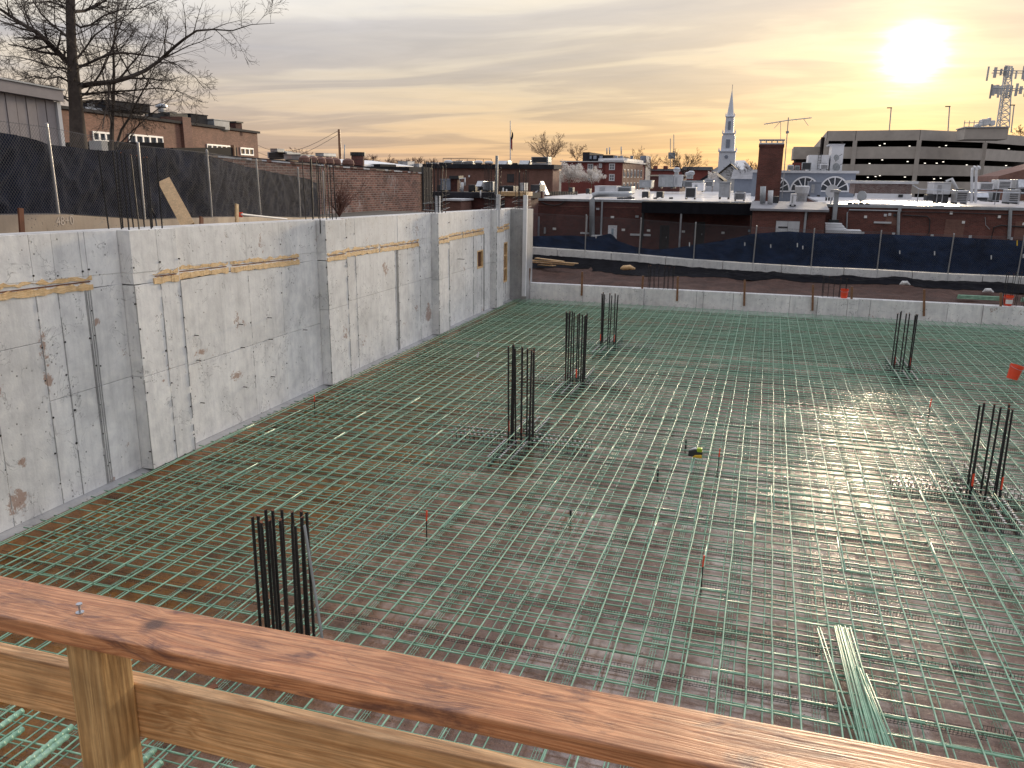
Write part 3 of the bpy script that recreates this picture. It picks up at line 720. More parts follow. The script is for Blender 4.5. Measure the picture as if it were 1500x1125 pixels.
# a stray grey conduit leaning in the nearest cluster
tag(MB().tube([P(446, 770, Y=8.05), P(472, 935, Y=7.9)], .018, 7, cap=True).build('conduit', MT['hvac']), 'grey conduit leaning inside the nearest column bar cluster', 'pipe')
# bars standing on the tall wall at each pilaster
WB = [ribbed_bar(2.0, .014, MT['blackbar'], 5, .05), ribbed_bar(1.9, .014, MT['blackbar'], 5, .05)]
def wdow(y, h, nx, ny, lb, zoff=-.35, x=-12.25, wx=.45, wy=.9):
    dowels(x, y, top(y)+zoff, rect(wx, wy, nx, ny, .03), lb, 'bar clusters on top of the tall wall', h-zoff, (), .02, WB)
wdow(13.85, 1.55, 3, 4, 'black dowel bars on the tall wall, left of the leaning yellow plank')
wdow(21.2, 1.70, 3, 4, 'black dowel bars on the tall wall, in front of the end of the black fabric')
wdow(29.7, 1.95, 4, 4, 'rusty dowel bars on the tall wall at the corner of the old brick building')
wdow(36.7, 2.05, 4, 4, 'dark dowel bars on the tall wall beside the tall concrete-stained board')
wdow(39.7, 1.95, 3, 3, 'rusty dowel bars with stirrups at the far corner pier of the tall wall', x=-11.75, wy=.6)
# ties round two of them
for y, nm in ((29.7, 'horizontal ties round the dowel bars at the brick wall corner'), (39.7, 'horizontal stirrups round the dowel bars on the far corner pier'), (36.7, 'loose bent ties on the dowel bars beside the tall board')):
    t_ = thing('stirrups', nm, 'rebar ties', loc=(-12.2, y, top(y)))
    xo = .45 if y == 39.7 else 0
    for k in range(4):
        z = .1+k*.16+R_.uniform(-.04, .04); j = R_.uniform(-.1, .1); tl = .12 if y != 39.7 else .02
        MB().tube([(xo-.34, -.5, z+j), (xo+.34, -.5, z), (xo+.36, .5, z+tl), (xo-.34, .5, z), (xo-.34, -.5, z+j)], .006, 4).build('tie', MT['hvac_dark' if k%2 else 'hvac'], t_)
# form boards left standing above the wall
def upright(px, y0, y1, Y, X, wd, th, lb, mat):
    a = P(px, y1, Y=Y); b2 = P(px, y0, Y=Y); z1 = b2.z; x = X if X is not None else a.x
    o = MB().bar((x, Y, a.z), (x+.02, Y, z1), wd, th, (0, 1, 0)).build('form_board', mat, bevel=.006); tag(o, lb, 'board', 'upright boards on the tall wall')
upright(641, 287, 325, 30.5, None, .20, .10, 'short grey board standing on the tall wall near the third bar cluster', MT['offwhite'])
upright(727, 228, 285, 36.9, None, .12, .10, 'tall narrow dark grey post rising from the tall wall', MT['hvac'])
upright(729, 285, 333, 36.5, None, .19, .10, 'pale grey board fixed at the fourth pilaster top', MT['offwhite'])
upright(771, 286, 434, 39.15, -11.40, .19, .17, 'full-height white board fixed to the end of the tall wall', MT['white'])

# far kerb dowel groups
KB = [ribbed_bar(1.3, .012, MT['blackbar'], 5, .05), ribbed_bar(1.25, .012, MT['blackbar'], 5, .05)]
for px, w_, n_, h, lb in ((968, 1.15, 6, 1.15, 'thin dowel bars rising from the far low wall below the fence'), (1222, .95, 5, .95, 'thin dowel bars rising from the far low wall beside the small red bucket'), (1492, 1.0, 5, 1.5, 'dowel bars rising from the far low wall right of the labelled bucket')):
    c = P(px, 425, Y=40.1); dowels(c.x, 40.1, .45, rect(w_, .2, n_, 3, .03), lb, 'dowel bars along the far low wall', h+.3, (), .02, KB)

# marker pins in the mat
def pin(px, py, lb, h=.42):
    c = P(px, py, Z=-.02); t_ = thing('marker_pin', lb, 'marker pin', 'marker pins in the rebar mat', c)
    MB().tube([(0, 0, -.3), (0, 0, h*.55)], .011, 6).build('pin', MT['blackbar'], t_)
    MB().tube([(0, 0, h*.55), (.01, 0, h)], .015, 6).build('tape_flag', MT['red_tape'], t_)
pin(625, 781, 'red-topped marker pin between the nearest and middle column bars')
pin(1052, 684, 'red-topped marker pin right of the yellow tool pouch')
pin(1028, 850, 'red-topped marker pin in the foreground mat')
pin(1360, 611, 'red-topped marker pin near the far right column bars', .5)
pin(461, 598, 'tiny red-topped marker pin near the foot of the tall wall', .35)
for px, py in ((964, 689), (836, 749), (1005, 645)):
    c = P(px, py, Z=-.02); o = MB().tube([c+Vector((0, 0, -.28)), c+Vector((0, 0, .02)), c+Vector((0, 0, .03))], [.02, .02, .035], 8).build('form_plug', MT['black'])
    tag(o, ('small black plug just left of the yellow tool pouch' if px > 1000 else 'small black plug in the mat midway below the tool pouch' if px > 900 else 'small black plug in the mat right of the nearest marker pin'), 'plug', 'small black plugs in the mat')
c = P(699, 523, Z=0); o = MB().tube([c, c+Vector((.05, 0, .16))], .04, 6, .02).build('white_cup', MT['white']); tag(o, 'crumpled white cup lying on the mat left of the column bars', 'cup')

# loose bundle of green bars, foreground right
t_ = thing('loose_bar_bundle', 'loose bundle of green bars lying on the mat at the bottom right', 'rebar bundle')
GB = bar_mesh(1, .0118, .0, 1, 3)
def lay(p, q, z):
    p = Vector((p.x, p.y, z)); q = Vector((q.x, q.y, z)); d = q-p
    part('loose_bar', GB, t_, p, (0, 0, math.atan2(d.y, d.x)), (d.length, 1, 1))
for i in range(16):
    a = P(1222+i*1.75, 919+i*.28+R_.uniform(-1.5, 1.5), Z=.02)
    if i > 11: a = P(1250+(i-11)*4.5, 980+R_.uniform(-1, 12), Z=.02)
    if 8 < i <= 11: a = P(1233+(i-8)*4, 921, Z=.02)
    b2 = P(1262+i*3.1, 1092+R_.uniform(-1, 1), Z=.02); b3 = a+(b2-a)*1.55
    lay(a, b3, .022+.021*(i%2)+.02*(i%3 == 0))
for (xa, ya, xb, yb) in ((1197, 921, 1250, 1090), (1201, 920, 1258, 1088)):
    a = P(xa, ya, Z=.02); b2 = P(xb, yb, Z=.02); lay(a, a+(b2-a)*1.5, .022)
settle(t_)
# thick ribbed dowels near the camera
GR = []
def screw_bar(L_, r):
    mb = MB(); n = 14; seg = int(L_/.006)
    for i in range(seg+1):
        y = L_*i/seg
        for j in range(n):
            a = 2*math.pi*j/n; ph = (y/.034+j/n*1.0)%1.0; lug = 1.18 if ph < .30 else 1.0
            if n//2-1 <= j <= n//2 or j in (0, n-1): lug = 1.08
            mb.v.append((math.cos(a)*r*lug, y, math.sin(a)*r*lug))
    for i in range(seg):
        for j in range(n):
            j2 = (j+1)%n; mb.f.append((i*n+j, i*n+j2, (i+1)*n+j2, (i+1)*n+j)); mb.m.append(0)
    mb.f.append(tuple(range(n))); mb.m.append(0); mb.f.append(tuple(seg*n+j for j in range(n))[::-1]); mb.m.append(0)
    me = bpy.data.meshes.new('ribbed'); me.from_pydata(mb.v, [], mb.f); me.materials.append(MT['green']); return me
SB = screw_bar(2.2, .0115)
tb = thing('ribbed_dowels', 'thick ribbed green dowels projecting under the rail at the bottom left', 'rebar')
for px, py, D in ((36, 1041, 3.55), (33, 1068, 3.4), (105, 1064, 3.4), (104, 1085, 3.3), (234, 1098, 3.3), (222, 1116, 3.2)):
    e = P(px, py, D=D); part('ribbed_bar', SB, tb, (e.x, e.y-2.2, e.z), (R_.uniform(-.01, .01), R_.uniform(0, 6), R_.uniform(-.015, .015)))
settle(tb)

# ------------------------------------------------------------ buckets and small site things
def bucket(name, pos, r, h, lb, label_band=False, tilt=(0, 0, 0)):
    t_ = thing(name, lb, 'bucket', 'red buckets', pos); t_.rotation_euler = tilt
    mb = MB(); n = 20; prof = [(r*.82, 0), (r*.97, h*.8), (r*1.06, h*.8), (r*1.06, h*.86), (r*1.0, h*.86), (r*1.02, h), (r*.96, h), (r*.93, h*.5), (r*.78, .01)]
    for i, (a, z) in enumerate(prof):
        for j in range(n): mb.v.append((a*math.cos(6.2832*j/n), a*math.sin(6.2832*j/n), z))
    for i in range(len(prof)-1):
        for j in range(n): mb.f.append((i*n+j, i*n+(j+1)%n, (i+1)*n+(j+1)%n, (i+1)*n+j)); mb.m.append(0)
    mb.f.append(tuple(range(n))[::-1]); mb.f.append(tuple((len(prof)-1)*n+j for j in range(n))); mb.m += [0, 0]
    mb.build('pail', MT['red_plastic'], t_, smooth=False)
    MB().tube([(r*1.07*math.cos(a), r*1.07*math.sin(a)-.0, h*.83-.55*r*math.sin(a/1.0) if False else h*.83-.12*h*abs(math.sin(a))) for a in [math.pi+.0+i*math.pi/10 for i in range(11)]], .004, 4).build('handle', MT['galv'], t_)
    if label_band:
        mb = MB()
        for j in range(8):
            a0 = math.radians(-135+j*12); a1 = a0+math.radians(12)
            mb.add([(r*.93*math.cos(a0), r*.93*math.sin(a0), h*.2), (r*.93*math.cos(a1), r*.93*math.sin(a1), h*.2), (r*1.0*math.cos(a1), r*1.0*math.sin(a1), h*.62), (r*1.0*math.cos(a0), r*1.0*math.sin(a0), h*.62)], [(0, 1, 2, 3)])
        mb.build('paper_label', MT['paper'], t_)
bucket('bucket', P(1236, 437, Y=40.02), .17, .43, 'small red bucket standing on the far low wall between two stakes')
bucket('bucket', Vector((P(1476, 446, Y=40.1).x, 40.1, .76)), .19, .44, 'red bucket with white label on the far low wall at the far right', True)
bucket('bucket', P(1482, 556, Z=.03)+Vector((0, .0, .02)), .19, .46, 'red bucket standing tilted on the rebar mat at the right edge', False, (.0, .25, .4))
# tool pouch
pc = P(1018, 668, Z=.0); t_ = thing('tool_pouch', 'black and yellow tool pouch lying on the mat left of a red marker pin', 'tool bag', loc=pc)
mb = MB(); mb.prism([(-.15, -.08, 0), (.15, -.08, 0), (.17, -.06, .12), (.02, -.05, .17), (-.14, -.06, .13)], (0, .18, 0)); mb.build('pouch', MT['black'], t_, bevel=.02)
mb = MB(); mb.prism([(-.05, -.13, .0), (.16, -.13, 0), (.15, -.12, .07), (0, -.12, .05)], (0, .05, 0)); mb.build('flap', MT['yellow'], t_, bevel=.012)
mb = MB(); mb.box((.03, -.06, .10), (.15, .06, .20)); mb.build('pocket', MT['lime'], t_, bevel=.02)
mb = MB(); mb.tube([(-.12, 0, .12), (-.03, -.02, .18), (.06, 0, .17), (.12, .03, .14)], .022, 7); mb.build('glove', MT['white'], t_, smooth=True)
# rusty plate between the rails
o = MB().bar(P(292, 1014, Z=.03), P(318, 1004, Z=.03), .09, .012).build('steel_plate', MT['rust']); tag(o, 'small rusty plate lying on the mat between the two rails', 'plate')
# bundles of green bars, planks, rock and sheet on the far dirt
for k, (xa, xb, yy, zz) in enumerate(((1403, 1466, 41.0, .92), (1497, 1530, 41.0, .92))):
    t_ = thing('bar_bundle', ('green bars bundled on the dirt left of the labelled bucket', 'green bars bundled on the dirt at the far right edge')[k], 'rebar bundle', 'bar bundles on the far dirt')
    a = P(xa, 440, Y=yy).x; b2 = P(xb, 440, Y=yy).x
    for i in range(9): MB().tube([(a+R_.uniform(-.05, .05), yy+(i%3)*.07, zz-.06+(i//3)*.06), (b2+R_.uniform(-.05, .05), yy+(i%3)*.07, zz-.06+(i//3)*.06)], .03, 6).build('bar', MT['green'], t_)
    settle(t_)
t_ = thing('plank_pile', 'pile of long tan planks on the dirt beside the end pier', 'planks')
for (xa, ya, xb, yb, z) in ((775, 381, 846, 386, 0), (778, 384, 840, 388, 0), (785, 378, 825, 383, 0), (790, 388, 812, 389, 0)):
    a = P(xa, ya, Y=43.4+R_.uniform(-.3, .3)); b2 = P(xb, yb, Y=42.6+R_.uniform(-.3, .3)); MB().bar(a, b2, .22, .045).build('plank', MT['plank'], t_)
settle(t_)
c = P(920, 394, Y=43.2); mb = MB()
for i in range(1): 
    mb.tube([c+Vector((-.4, 0, 0)), c+Vector((-.25, 0, .05)), c+Vector((.1, 0, .09)), c+Vector((.38, 0, .02))], [.05, .13, .14, .05], 9)
tag(mb.build('tan_sack', MT['plank'], smooth=True), 'crumpled tan sack lying on the black sheet below the fence', 'sack')
for px, py, lb in ((1325, 417, 'small pale stone on the dark bank, left of the far right stake'), (1447, 428, 'small pale stone on the dark bank near the labelled bucket')):
    c = P(px, py, Y=42.6); o = MB().tube([c+Vector((-.22, 0, 0)), c+Vector((-.1, 0, .08)), c+Vector((.1, .05, .09)), c+Vector((.24, 0, .0))], [.02, .10, .09, .03], 7).build('stone', MT['conc_top']); tag(o, lb, 'stone')

# ------------------------------------------------------------ fences
def fence_line(name, base, H_, label, posts, fabric_pts=None, wire=.0022, pitch=.075, lean=.0, front=(0, 0, 0)):
    """base: polyline of (x,y,z); straight diamond wires between posts"""
    t_ = thing(name, label, 'fence')
    for p in posts:
        p = Vector(p); MB().tube([p+Vector((0, 0, -.35)), p+Vector((lean*R_.uniform(-1, 1), 0, H_+.06)), p+Vector((0, 0, H_+.08))], [.032, .032, .01], 8).build('post', MT['postm'], t_)
    mb = MB()
    def seg_wires(a, b2):
        a = Vector(a); b2 = Vector(b2); Ls = (b2-a).length; n = int(Ls/pitch)
        for s_ in (-1, 1):
            for i in range(-int(H_/pitch*.9), n+int(H_/pitch*.9)):
                u0 = i*pitch; u1 = u0+H_*.9
                z0, z1 = 0., H_
                if u0 < 0: z0 = -u0/.9; u0 = 0
                if u1 > Ls: z1 = z0+(Ls-u0)/.9; u1 = Ls
                if u0 >= Ls or u1 <= 0 or z1-z0 < .02: continue
                fu = (lambda u: u) if s_ > 0 else (lambda u: Ls-u)
                off = front if s_ > 0 else tuple(q*1.25 for q in front)
                pts = [a+(b2-a)*(fu(u)/Ls)+Vector((off[0], off[1], z+off[2])) for u, z in ((u0, z0), (u1, z1))]
                mb.tube(pts, wire, 3, cap=False)
    for a, b2 in zip(base, base[1:]): seg_wires(a, b2)
    w_ = mb.build('wire_mesh', MT['wirem'], t_); w_['kind'] = 'stuff'
    for z in (.03, H_-.02):
        MB().tube([Vector(p)+Vector((front[0]*1.1, front[1]*1.1, z)) for p in base], .004, 4).build('tension_wire', MT['wirem'], t_)
    return settle(t_)
LF = [(-14.05, 6.2, 5.35), (-14.5, 10.6, 5.2), (-14.98, 14.6, 5.07), (-15.34, 17.64, 4.80), (-15.75, 20.9, 4.72), (-16.7, 24.8, 4.55), (-17.6, 28.8, 4.32), (-18.3, 31.9, 4.2)]
fence_line('chain_link_fence', LF, 1.86, 'chain link fence on the low tan wall behind the tall concrete wall', LF, wire=.0022, pitch=.08, lean=.05, front=(.04, 0, 0))
def lf_at(y):
    for a, b2 in zip(LF, LF[1:]):
        if y <= b2[1]:
            t = max(0, (y-a[1])/(b2[1]-a[1])); return Vector(a).lerp(Vector(b2), t)
    return Vector(LF[-1])
ltop = [(-120, 190), (0, 192), (40, 200), (83, 212), (120, 216), (160, 221), (240, 216), (290, 222), (345, 238), (375, 246), (413, 254), (457, 262), (484, 276)]
def ltop_z(y):
    q = lf_at(y); r = ROT.transposed() @ (Vector((q.x, q.y, q.z+1.6))-CAM); px = CX+r.x/(-r.z)*F_PX
    return P(px, lerp(ltop, px), X=q.x-.05).z
def fabL(u, v):
    y = 6.3+25.2*u; q = lf_at(y); zt = ltop_z(y); zb = q.z+.03
    z = zb+(zt-zb)*v
    d = .20*noise.noise((y*1.1+z*.9, z*.5, 2))+.12*noise.noise((y*3.2-z*2, z*1.2, 7))+.06*abs(noise.noise((y*8+z*3, z*2, 1)))
    return (q.x-.09-abs(d)*1.1, y, z)
tag(grid_mesh(fabL, 420, 34).build('windscreen_fabric', MT['fab_black'], smooth=True), 'wrinkled black fabric hanging on the left chain link fence', 'fabric screen')
# tan low wall under it, with chalk figures
lw = thing('low_tan_wall', 'low tan concrete wall with chalked figures beneath the left chain link fence', 'wall')
mb = MB()
for a, b2 in zip(LF, LF[1:]):
    a = Vector(a); b2 = Vector(b2)
    mb.add([a+Vector((.22, 0, .01)), b2+Vector((.22, 0, .01)), b2+Vector((.22, 0, -1.4)), a+Vector((.22, 0, -1.4)), a+Vector((-.2, 0, .01)), b2+Vector((-.2, 0, .01)), b2+Vector((-.2, 0, -1.4)), a+Vector((-.2, 0, -1.4))],
           [(0, 1, 5, 4), (1, 0, 3, 2), (4, 5, 6, 7), (0, 4, 7, 3), (1, 2, 6, 5)])
mb.build('wall_body', MT['conc_tan'], lw)
def text_obj(s, size, mat, parent, M4, ext=.002):
    cu = bpy.data.curves.new('txt', 'FONT'); cu.body = s; cu.size = size; cu.extrude = ext; cu.align_x = 'CENTER'
    ob = bpy.data.objects.new('txt', cu); C.objects.link(ob); bpy.context.view_layer.update()
    me = bpy.data.meshes.new_from_object(ob.evaluated_get(bpy.context.evaluated_depsgraph_get())); C.objects.unlink(ob); bpy.data.objects.remove(ob)
    me.transform(M4); me.materials.clear(); me.materials.append(mat)
    o = bpy.data.objects.new('lettering', me); C.objects.link(o); o.parent = parent; return o
tp = P(97, 326, X=-14.72); dirw = (Vector(LF[3])-Vector(LF[2])).normalized()
zx = Vector((0, 0, 1)); nrm = dirw.cross(zx).normalized()
M4 = Matrix.Translation(Vector((-14.98+.225, 14.6, 0))+dirw*((tp.y-14.6)/dirw.y)+Vector((0, 0, tp.z-.06))) @ Matrix((( dirw.x, 0, nrm.x, 0), (dirw.y, 0, nrm.y, 0), (0, 1, nrm.z, 0), (0, 0, 0, 1)))
MT['chalk'] = simple('chalk', (.48, .41, .34), .9)
text_obj('48+0', .27, MT['chalk'], lw, M4)
settle(lw)
# stakes, plank and clutter on the left bank
def at_low(px, py, X): return P(px, py, X=X)
def stake2(px, y0, y1, X, wd, th, mat, lb, nm='wooden_stake', lean=0):
    a = P(px, y1, X=X); b2 = P(px+lean, y0, X=X-.05); o = MB().bar(a, b2, wd, th, (1, 0, 0)).build(nm, mat); tag(o, lb, 'stake', 'stakes behind the tall wall')
stake2(33, 305, 350, -13.3, .10, .04, MT['rust'], 'brown stake behind the tall wall near the chalk figures', lean=-3)
stake2(295, 318, 335, -13.6, .12, .04, MT['rust'], 'short brown stake behind the tall wall right of the leaning plank')
stake2(347, 299, 330, -13.8, .11, .05, MT['plank'], 'pale wooden stake behind the tall wall with red tape beside it')
a = P(240, 264, X=-14.3); b2 = P(276, 331, X=-12.9); mb = MB(); mb.bar(b2, a, .30, .04, (-.62, .78, 0)); tag(mb.build('leaning_plank', MT['plank']), 'wide yellow plank leaning against the left chain link fence', 'plank')
o = MB().tube([P(352, 311, X=-14.0), P(352, 318, X=-14.0)], .07, 8).build('tape_roll', MT['red_tape']); tag(o, 'small red tape roll beside the pale stake', 'tape roll')
o = MB().tube([P(354, 314, X=-13.9), P(420, 321, X=-14.6)], .03, 6).build('white_pipe', MT['paper']); tag(o, 'thin pale pipe lying behind the tall wall under the fabric', 'pipe')
# bent black bars next to dowels
o = MB().tube([P(216, 305, X=-13.0), P(222, 306, X=-13.0), P(228, 320, X=-13.0), P(230, 333, X=-12.8)], .02, 6).build('bent_bar', MT['blackbar']); tag(o, 'bent black bar behind the first dowel cluster on the tall wall', 'rebar')

# right fence
RF = [(-12.64-3.05, 45, 2.2), (-12.64, 45, 2.11), (-9.59, 45, 2.02), (-6.58, 45, 1.91), (-3.64, 45, 1.76), (-.56, 45, 1.67), (2.33, 45, 1.61), (5.49, 45, 1.6), (8.72, 45, 1.54), (11.76, 45, 1.54), (14.8, 45, 1.5), (17.9, 45, 1.5), (20.9, 45, 1.5), (24, 45, 1.5)]
fence_line('chain_link_fence', RF, 1.9, 'long chain link fence on the kerb in front of the brick shops', RF, wire=.0030, pitch=.085, lean=.04, front=(0, -.04, 0))
rtop = [(700, 346), (783, 346), (836, 345), (869, 347), (886, 344), (893, 342), (899, 346), (905, 353), (932, 362), (958, 366), (988, 364), (1016, 359), (1051, 354), (1080, 348), (1099, 343), (1136, 340), (1156, 339), (1192, 342), (1290, 343), (1388, 347), (1500, 353), (1700, 366)]
rb = [(p[0], p[2]) for p in RF]
def fabR(u, v):
    x = -15+38.5*u; zb = lerp(rb, x)+.03
    r = ROT.transposed() @ (Vector((x, 45, 3.2))-CAM); px = CX+r.x/(-r.z)*F_PX
    zt = P(px, lerp(rtop, px), Y=45).z
    z = zb+(zt-zb)*v
    d = .07*noise.noise((x*.8, z*1.6, 2))+.04*noise.noise((x*2.2+z*2, z*3, 7))
    return (x, 45.1+abs(d)*1.2, z)
tag(grid_mesh(fabR, 500, 24).build('windscreen_fabric', MT['fab_navy'], smooth=True), 'navy fabric sagging along the right chain link fence', 'fabric screen')
for k, (px, py, h) in enumerate(((873, 349, 5), (1010, 361, 6), (1091, 360, 5), (1129, 363, 5), (1168, 362, 6), (1176, 365, 5), (1318, 372, 5), (1369, 374, 6), (1452, 380, 6), (1499, 378, 6), (1490, 360, 8))):
    a = P(px, py, Y=44.9); b2 = P(px, py-h, Y=44.9); tag(MB().bar(a, b2, .05, .012, (0, 1, 0)).build('zip_tie_tag', MT['yellow'] if px == 1490 else MT['offwhite']), 'pale tie strip hanging on the navy fabric of the right fence', 'tie strip', 'tie strips on the navy fabric')
kb = thing('fence_kerb', 'pale concrete kerb carrying the right chain link fence', 'kerb')
for i, (a, b2) in enumerate(zip(RF, RF[1:])):
    for k in range(2):
        p = Vector(a).lerp(Vector(b2), k/2); q = Vector(a).lerp(Vector(b2), (k+1)/2)
        g = .02 if k else 0
        mb = MB(); mb.prism([(p.x+.006+g, 44.8, p.z-.40), (q.x-.006, 44.8, q.z-.40), (q.x-.006, 44.8, q.z), (p.x+.006+g, 44.8, p.z)], (0, .55, 0)); mb.build('kerb_stone', MT['conc_top'], kb, bevel=.01)
settle(kb)
def sheet(u, v):
    x = -12.5+36*u; zt = lerp(rb, x)-.36; sag = 1.0+.45*noise.noise((x*.25, 3, 1))
    if x > 7: sag += .15
    y = 44.78-1.35*v*sag-.02; zz = zt-.02-(zt-.98)*min(1, v*1.05)**.8+.05*noise.noise((x*2, v*3, 1))+.03*noise.noise((x*5, v*7, 1))
    zd = dirt((x+12.5)/45, max(0, min(1, (y-40.15)/4.9)))[2]
    return (x, y, max(zz, zd+.02))
tag(grid_mesh(sheet, 420, 20).build('black_sheeting', MT['sheet'], smooth=True), 'black plastic sheeting draped over the dirt bank under the right fence', 'sheeting')

# ------------------------------------------------------------ foreground guard rail and deck
RY0, RY1 = 1.165, 1.305
gr = thing('guard_rail', 'wooden guard rail with flat top board crossing the foreground', 'guard rail')
def rounded_board(x0, x1, y0, y1, z0, z1, name, mat, rad=.005, nx=60, wav=.0012):
    mb = MB(); prof = []
    for (cy, cz, a0) in ((y1-rad, z1-rad, 0), (y0+rad, z1-rad, 90), (y0+rad, z0+rad, 180), (y1-rad, z0+rad, 270)):
        for k in range(4): a = math.radians(a0+k*30); prof.append((cy+rad*math.cos(a), cz+rad*math.sin(a)))
    n = len(prof)
    for i in range(nx+1):
        x = x0+(x1-x0)*i/nx
        for j, (y_, z_) in enumerate(prof):
            d = wav*noise.noise((x*6, y_*30, z_*30)); mb.v.append((x, y_+d, z_+wav*1.2*noise.noise((x*5+9, y_*20, z_*5))))
    for i in range(nx):
        for j in range(n): j2 = (j+1)%n; mb.f.append((i*n+j, i*n+j2, (i+1)*n+j2, (i+1)*n+j)); mb.m.append(0)
    mb.f.append(tuple(range(n))[::-1]); mb.f.append(tuple(nx*n+j for j in range(n))); mb.m += [0, 0]
    return mb.build(name, mat, gr, smooth=False)
rounded_board(-3.2, 2.6, RY0, RY1, 5.047, 5.085, 'top_rail', MT['rail_top'])
# post
pf = P(90, 955, Z=5.045); px1 = P(176, 965, Z=5.045)
PXA, PXB, PYA, PYB = -1.335, -1.25, 1.178, 1.267
mb = MB(); mb.box((PXA, PYA, 3.9), (PXB, PYB, 5.046)); mb.build('post', MT['post_wood'], gr, bevel=.006)
mb = MB(); mb.box((1.15, PYA, 3.9), (1.245, PYB, 5.046)); mb.build('post', MT['post_wood'], gr, bevel=.006)
def zat(px, py, Y): return P(px, py, Y=Y).z
MZ1 = zat(250, 1013, PYB+.001); MZ0 = MZ1-.14
print('mid rail', MZ1, MZ0, 'post px', pf, px1)
rounded_board(-3.2, 2.6, PYB+.001, PYB+.040, MZ0, MZ1, 'mid_rail', MT['rail_mid'])
c = P(117, 897, Z=5.086); mbn = MB(); mbn.tube([c+Vector((0, 0, -.02)), c+Vector((.001, 0, .018))], .0026, 8); mbn.tube([c+Vector((.001, 0, .018)), c+Vector((.001, 0, .021))], .0065, 10); mbn.tube([c+Vector((0, 0, -.001)), c+Vector((0, 0, .0012))], .0085, 12)
mbn.build('nail', MT['galv'], gr)
settle(gr)
dk = thing('deck', 'plank deck under the guard rail where the viewer stands', 'deck')
for i in range(9): mb = MB(); mb.box((-3.2, 1.24-.15*(i+1), 3.86), (2.6, 1.24-.15*i-.006, 3.9)); mb.build('plank', MT['plank'], dk)
mb = MB(); mb.box((-12.0, -.35, -.27), (18, .0, 3.85)); mb.build('support_wall', MT['conc_dark'], dk)
settle(dk)

# ------------------------------------------------------------ helpers for the town
def pbox(mb, x0, y0, x1, y1, Y, dep):
    a = P(x0, y1, Y=Y); b2 = P(x1, y0, Y=Y); return mb.box((a.x, Y, a.z), (b2.x, Y+dep, b2.z))
def shed_box(name, parent, mat, x0, y0, x1, y1, Y, dep, zlow=None, bevel=0):
    a = P(x0, y1, Y=Y); b2 = P(x1, y0, Y=Y); mb = MB().box((a.x, Y, a.z if zlow is None else zlow), (b2.x, Y+dep, b2.z)); return mb.build(name, mat, parent, bevel=bevel)
def window_y(parent, x0, y0, x1, y1, Y, nx=2, nz=2, fm='white', gm='glass_far', fr=.12, name='window'):
    """framed window on a wall that faces the camera; Y is the wall face"""
    a = P(x0, y1, Y=Y); b2 = P(x1, y0, Y=Y); mb = MB()
    X0, X1, Z0, Z1 = a.x, b2.x, a.z, b2.z; f = fr
    for bxs in (((X0, Y-.06, Z0), (X0+f, Y-.002, Z1)), ((X1-f, Y-.06, Z0), (X1, Y-.002, Z1)), ((X0+f+.002, Y-.06, Z1-f), (X1-f-.002, Y-.002, Z1)), ((X0+f+.002, Y-.06, Z0), (X1-f-.002, Y-.002, Z0+f))): mb.box(*bxs)
    for i in range(1, nx): x = X0+(X1-X0)*i/nx; mb.box((x-f*.3, Y-.05, Z0+f+.002), (x+f*.3, Y-.032, Z1-f-.002))
    for i in range(1, nz): z = Z0+(Z1-Z0)*i/nz; mb.box((X0+f+.002, Y-.054, z-f*.3), (X1-f-.002, Y-.051, z+f*.3))
    w_ = mb.build(name, MT[fm], parent)
    MB().box((X0+f*.8, Y-.03, Z0+f*.8), (X1-f*.8, Y-.01, Z1-f*.8)).build('pane', MT[gm], w_)
    return w_
def ac(x0, y0, x1, y1, Y, dep, lb, style='fan', mat='hvac', group=None, nm='air_conditioner', cat='air conditioner'):
    """rooftop unit: cabinet on feet, grille, fan ring or hood"""
    a = P(x0, y1, Y=Y); b2 = P(x1, y0, Y=Y); X0, X1, Z0, Z1 = a.x, b2.x, a.z, b2.z; W, H_ = X1-X0, Z1-Z0
    t_ = thing(nm, lb, cat, group, ((X0+X1)/2, Y, Z0)); h = W/2
    MB().box((-h, .0, H_*.12), (h, dep, H_*.92)).build('cabinet', MT[mat], t_, bevel=min(.04, H_*.04))
    for s in (-1, 1): MB().box((s*h*.8-.06, .05, 0), (s*h*.8+.06, dep-.05, H_*.12-.003)).build('foot', MT['hvac_dark'], t_)
    if style == 'fan':
        n = max(1, int(W/1.3))
        for i in range(n):
            cx = -h+W*(i+.5)/n; r = min(W/n, dep)*.36
            MB().tube([(cx, dep/2, H_*.92), (cx, dep/2, H_)], r, 12).build('fan_ring', MT['hvac_dark'], t_)
        mb = MB(); k = 5
        for i in range(k): z = H_*(.2+.6*i/k); mb.box((-h*.8, -.02, z), (h*.8, -.002, z+H_*.06))
        mb.build('grille', MT['hvac_dark'], t_)
    elif style == 'dark':
        MB().box((-h*.85, -.02, H_*.18), (h*.85, -.002, H_*.86)).build('grille', MT['hvac_dark'], t_)
    elif style == 'hood':
        MB().prism([(-h*.9, -.5, H_*.45), (-h*.9, -.003, H_*.4), (-h*.9, -.003, H_*.9)], (W*.9, 0, 0)).build('hood', MT['galv'], t_)
        MB().box((-h*.3, -.02, H_*.16), (h*.9, -.003, H_*.36)).build('grille', MT['hvac_dark'], t_)
    elif style == 'plain':
        MB().box((-h*1.04, -.05, H_*.92+.002), (h*1.04, dep+.05, H_)).build('lid', MT[mat], t_)
        MB().box((-h*.55, -.015, H_*.25), (-h*.05, -.002, H_*.8)).build('access_panel', MT['galv'], t_)
    return t_
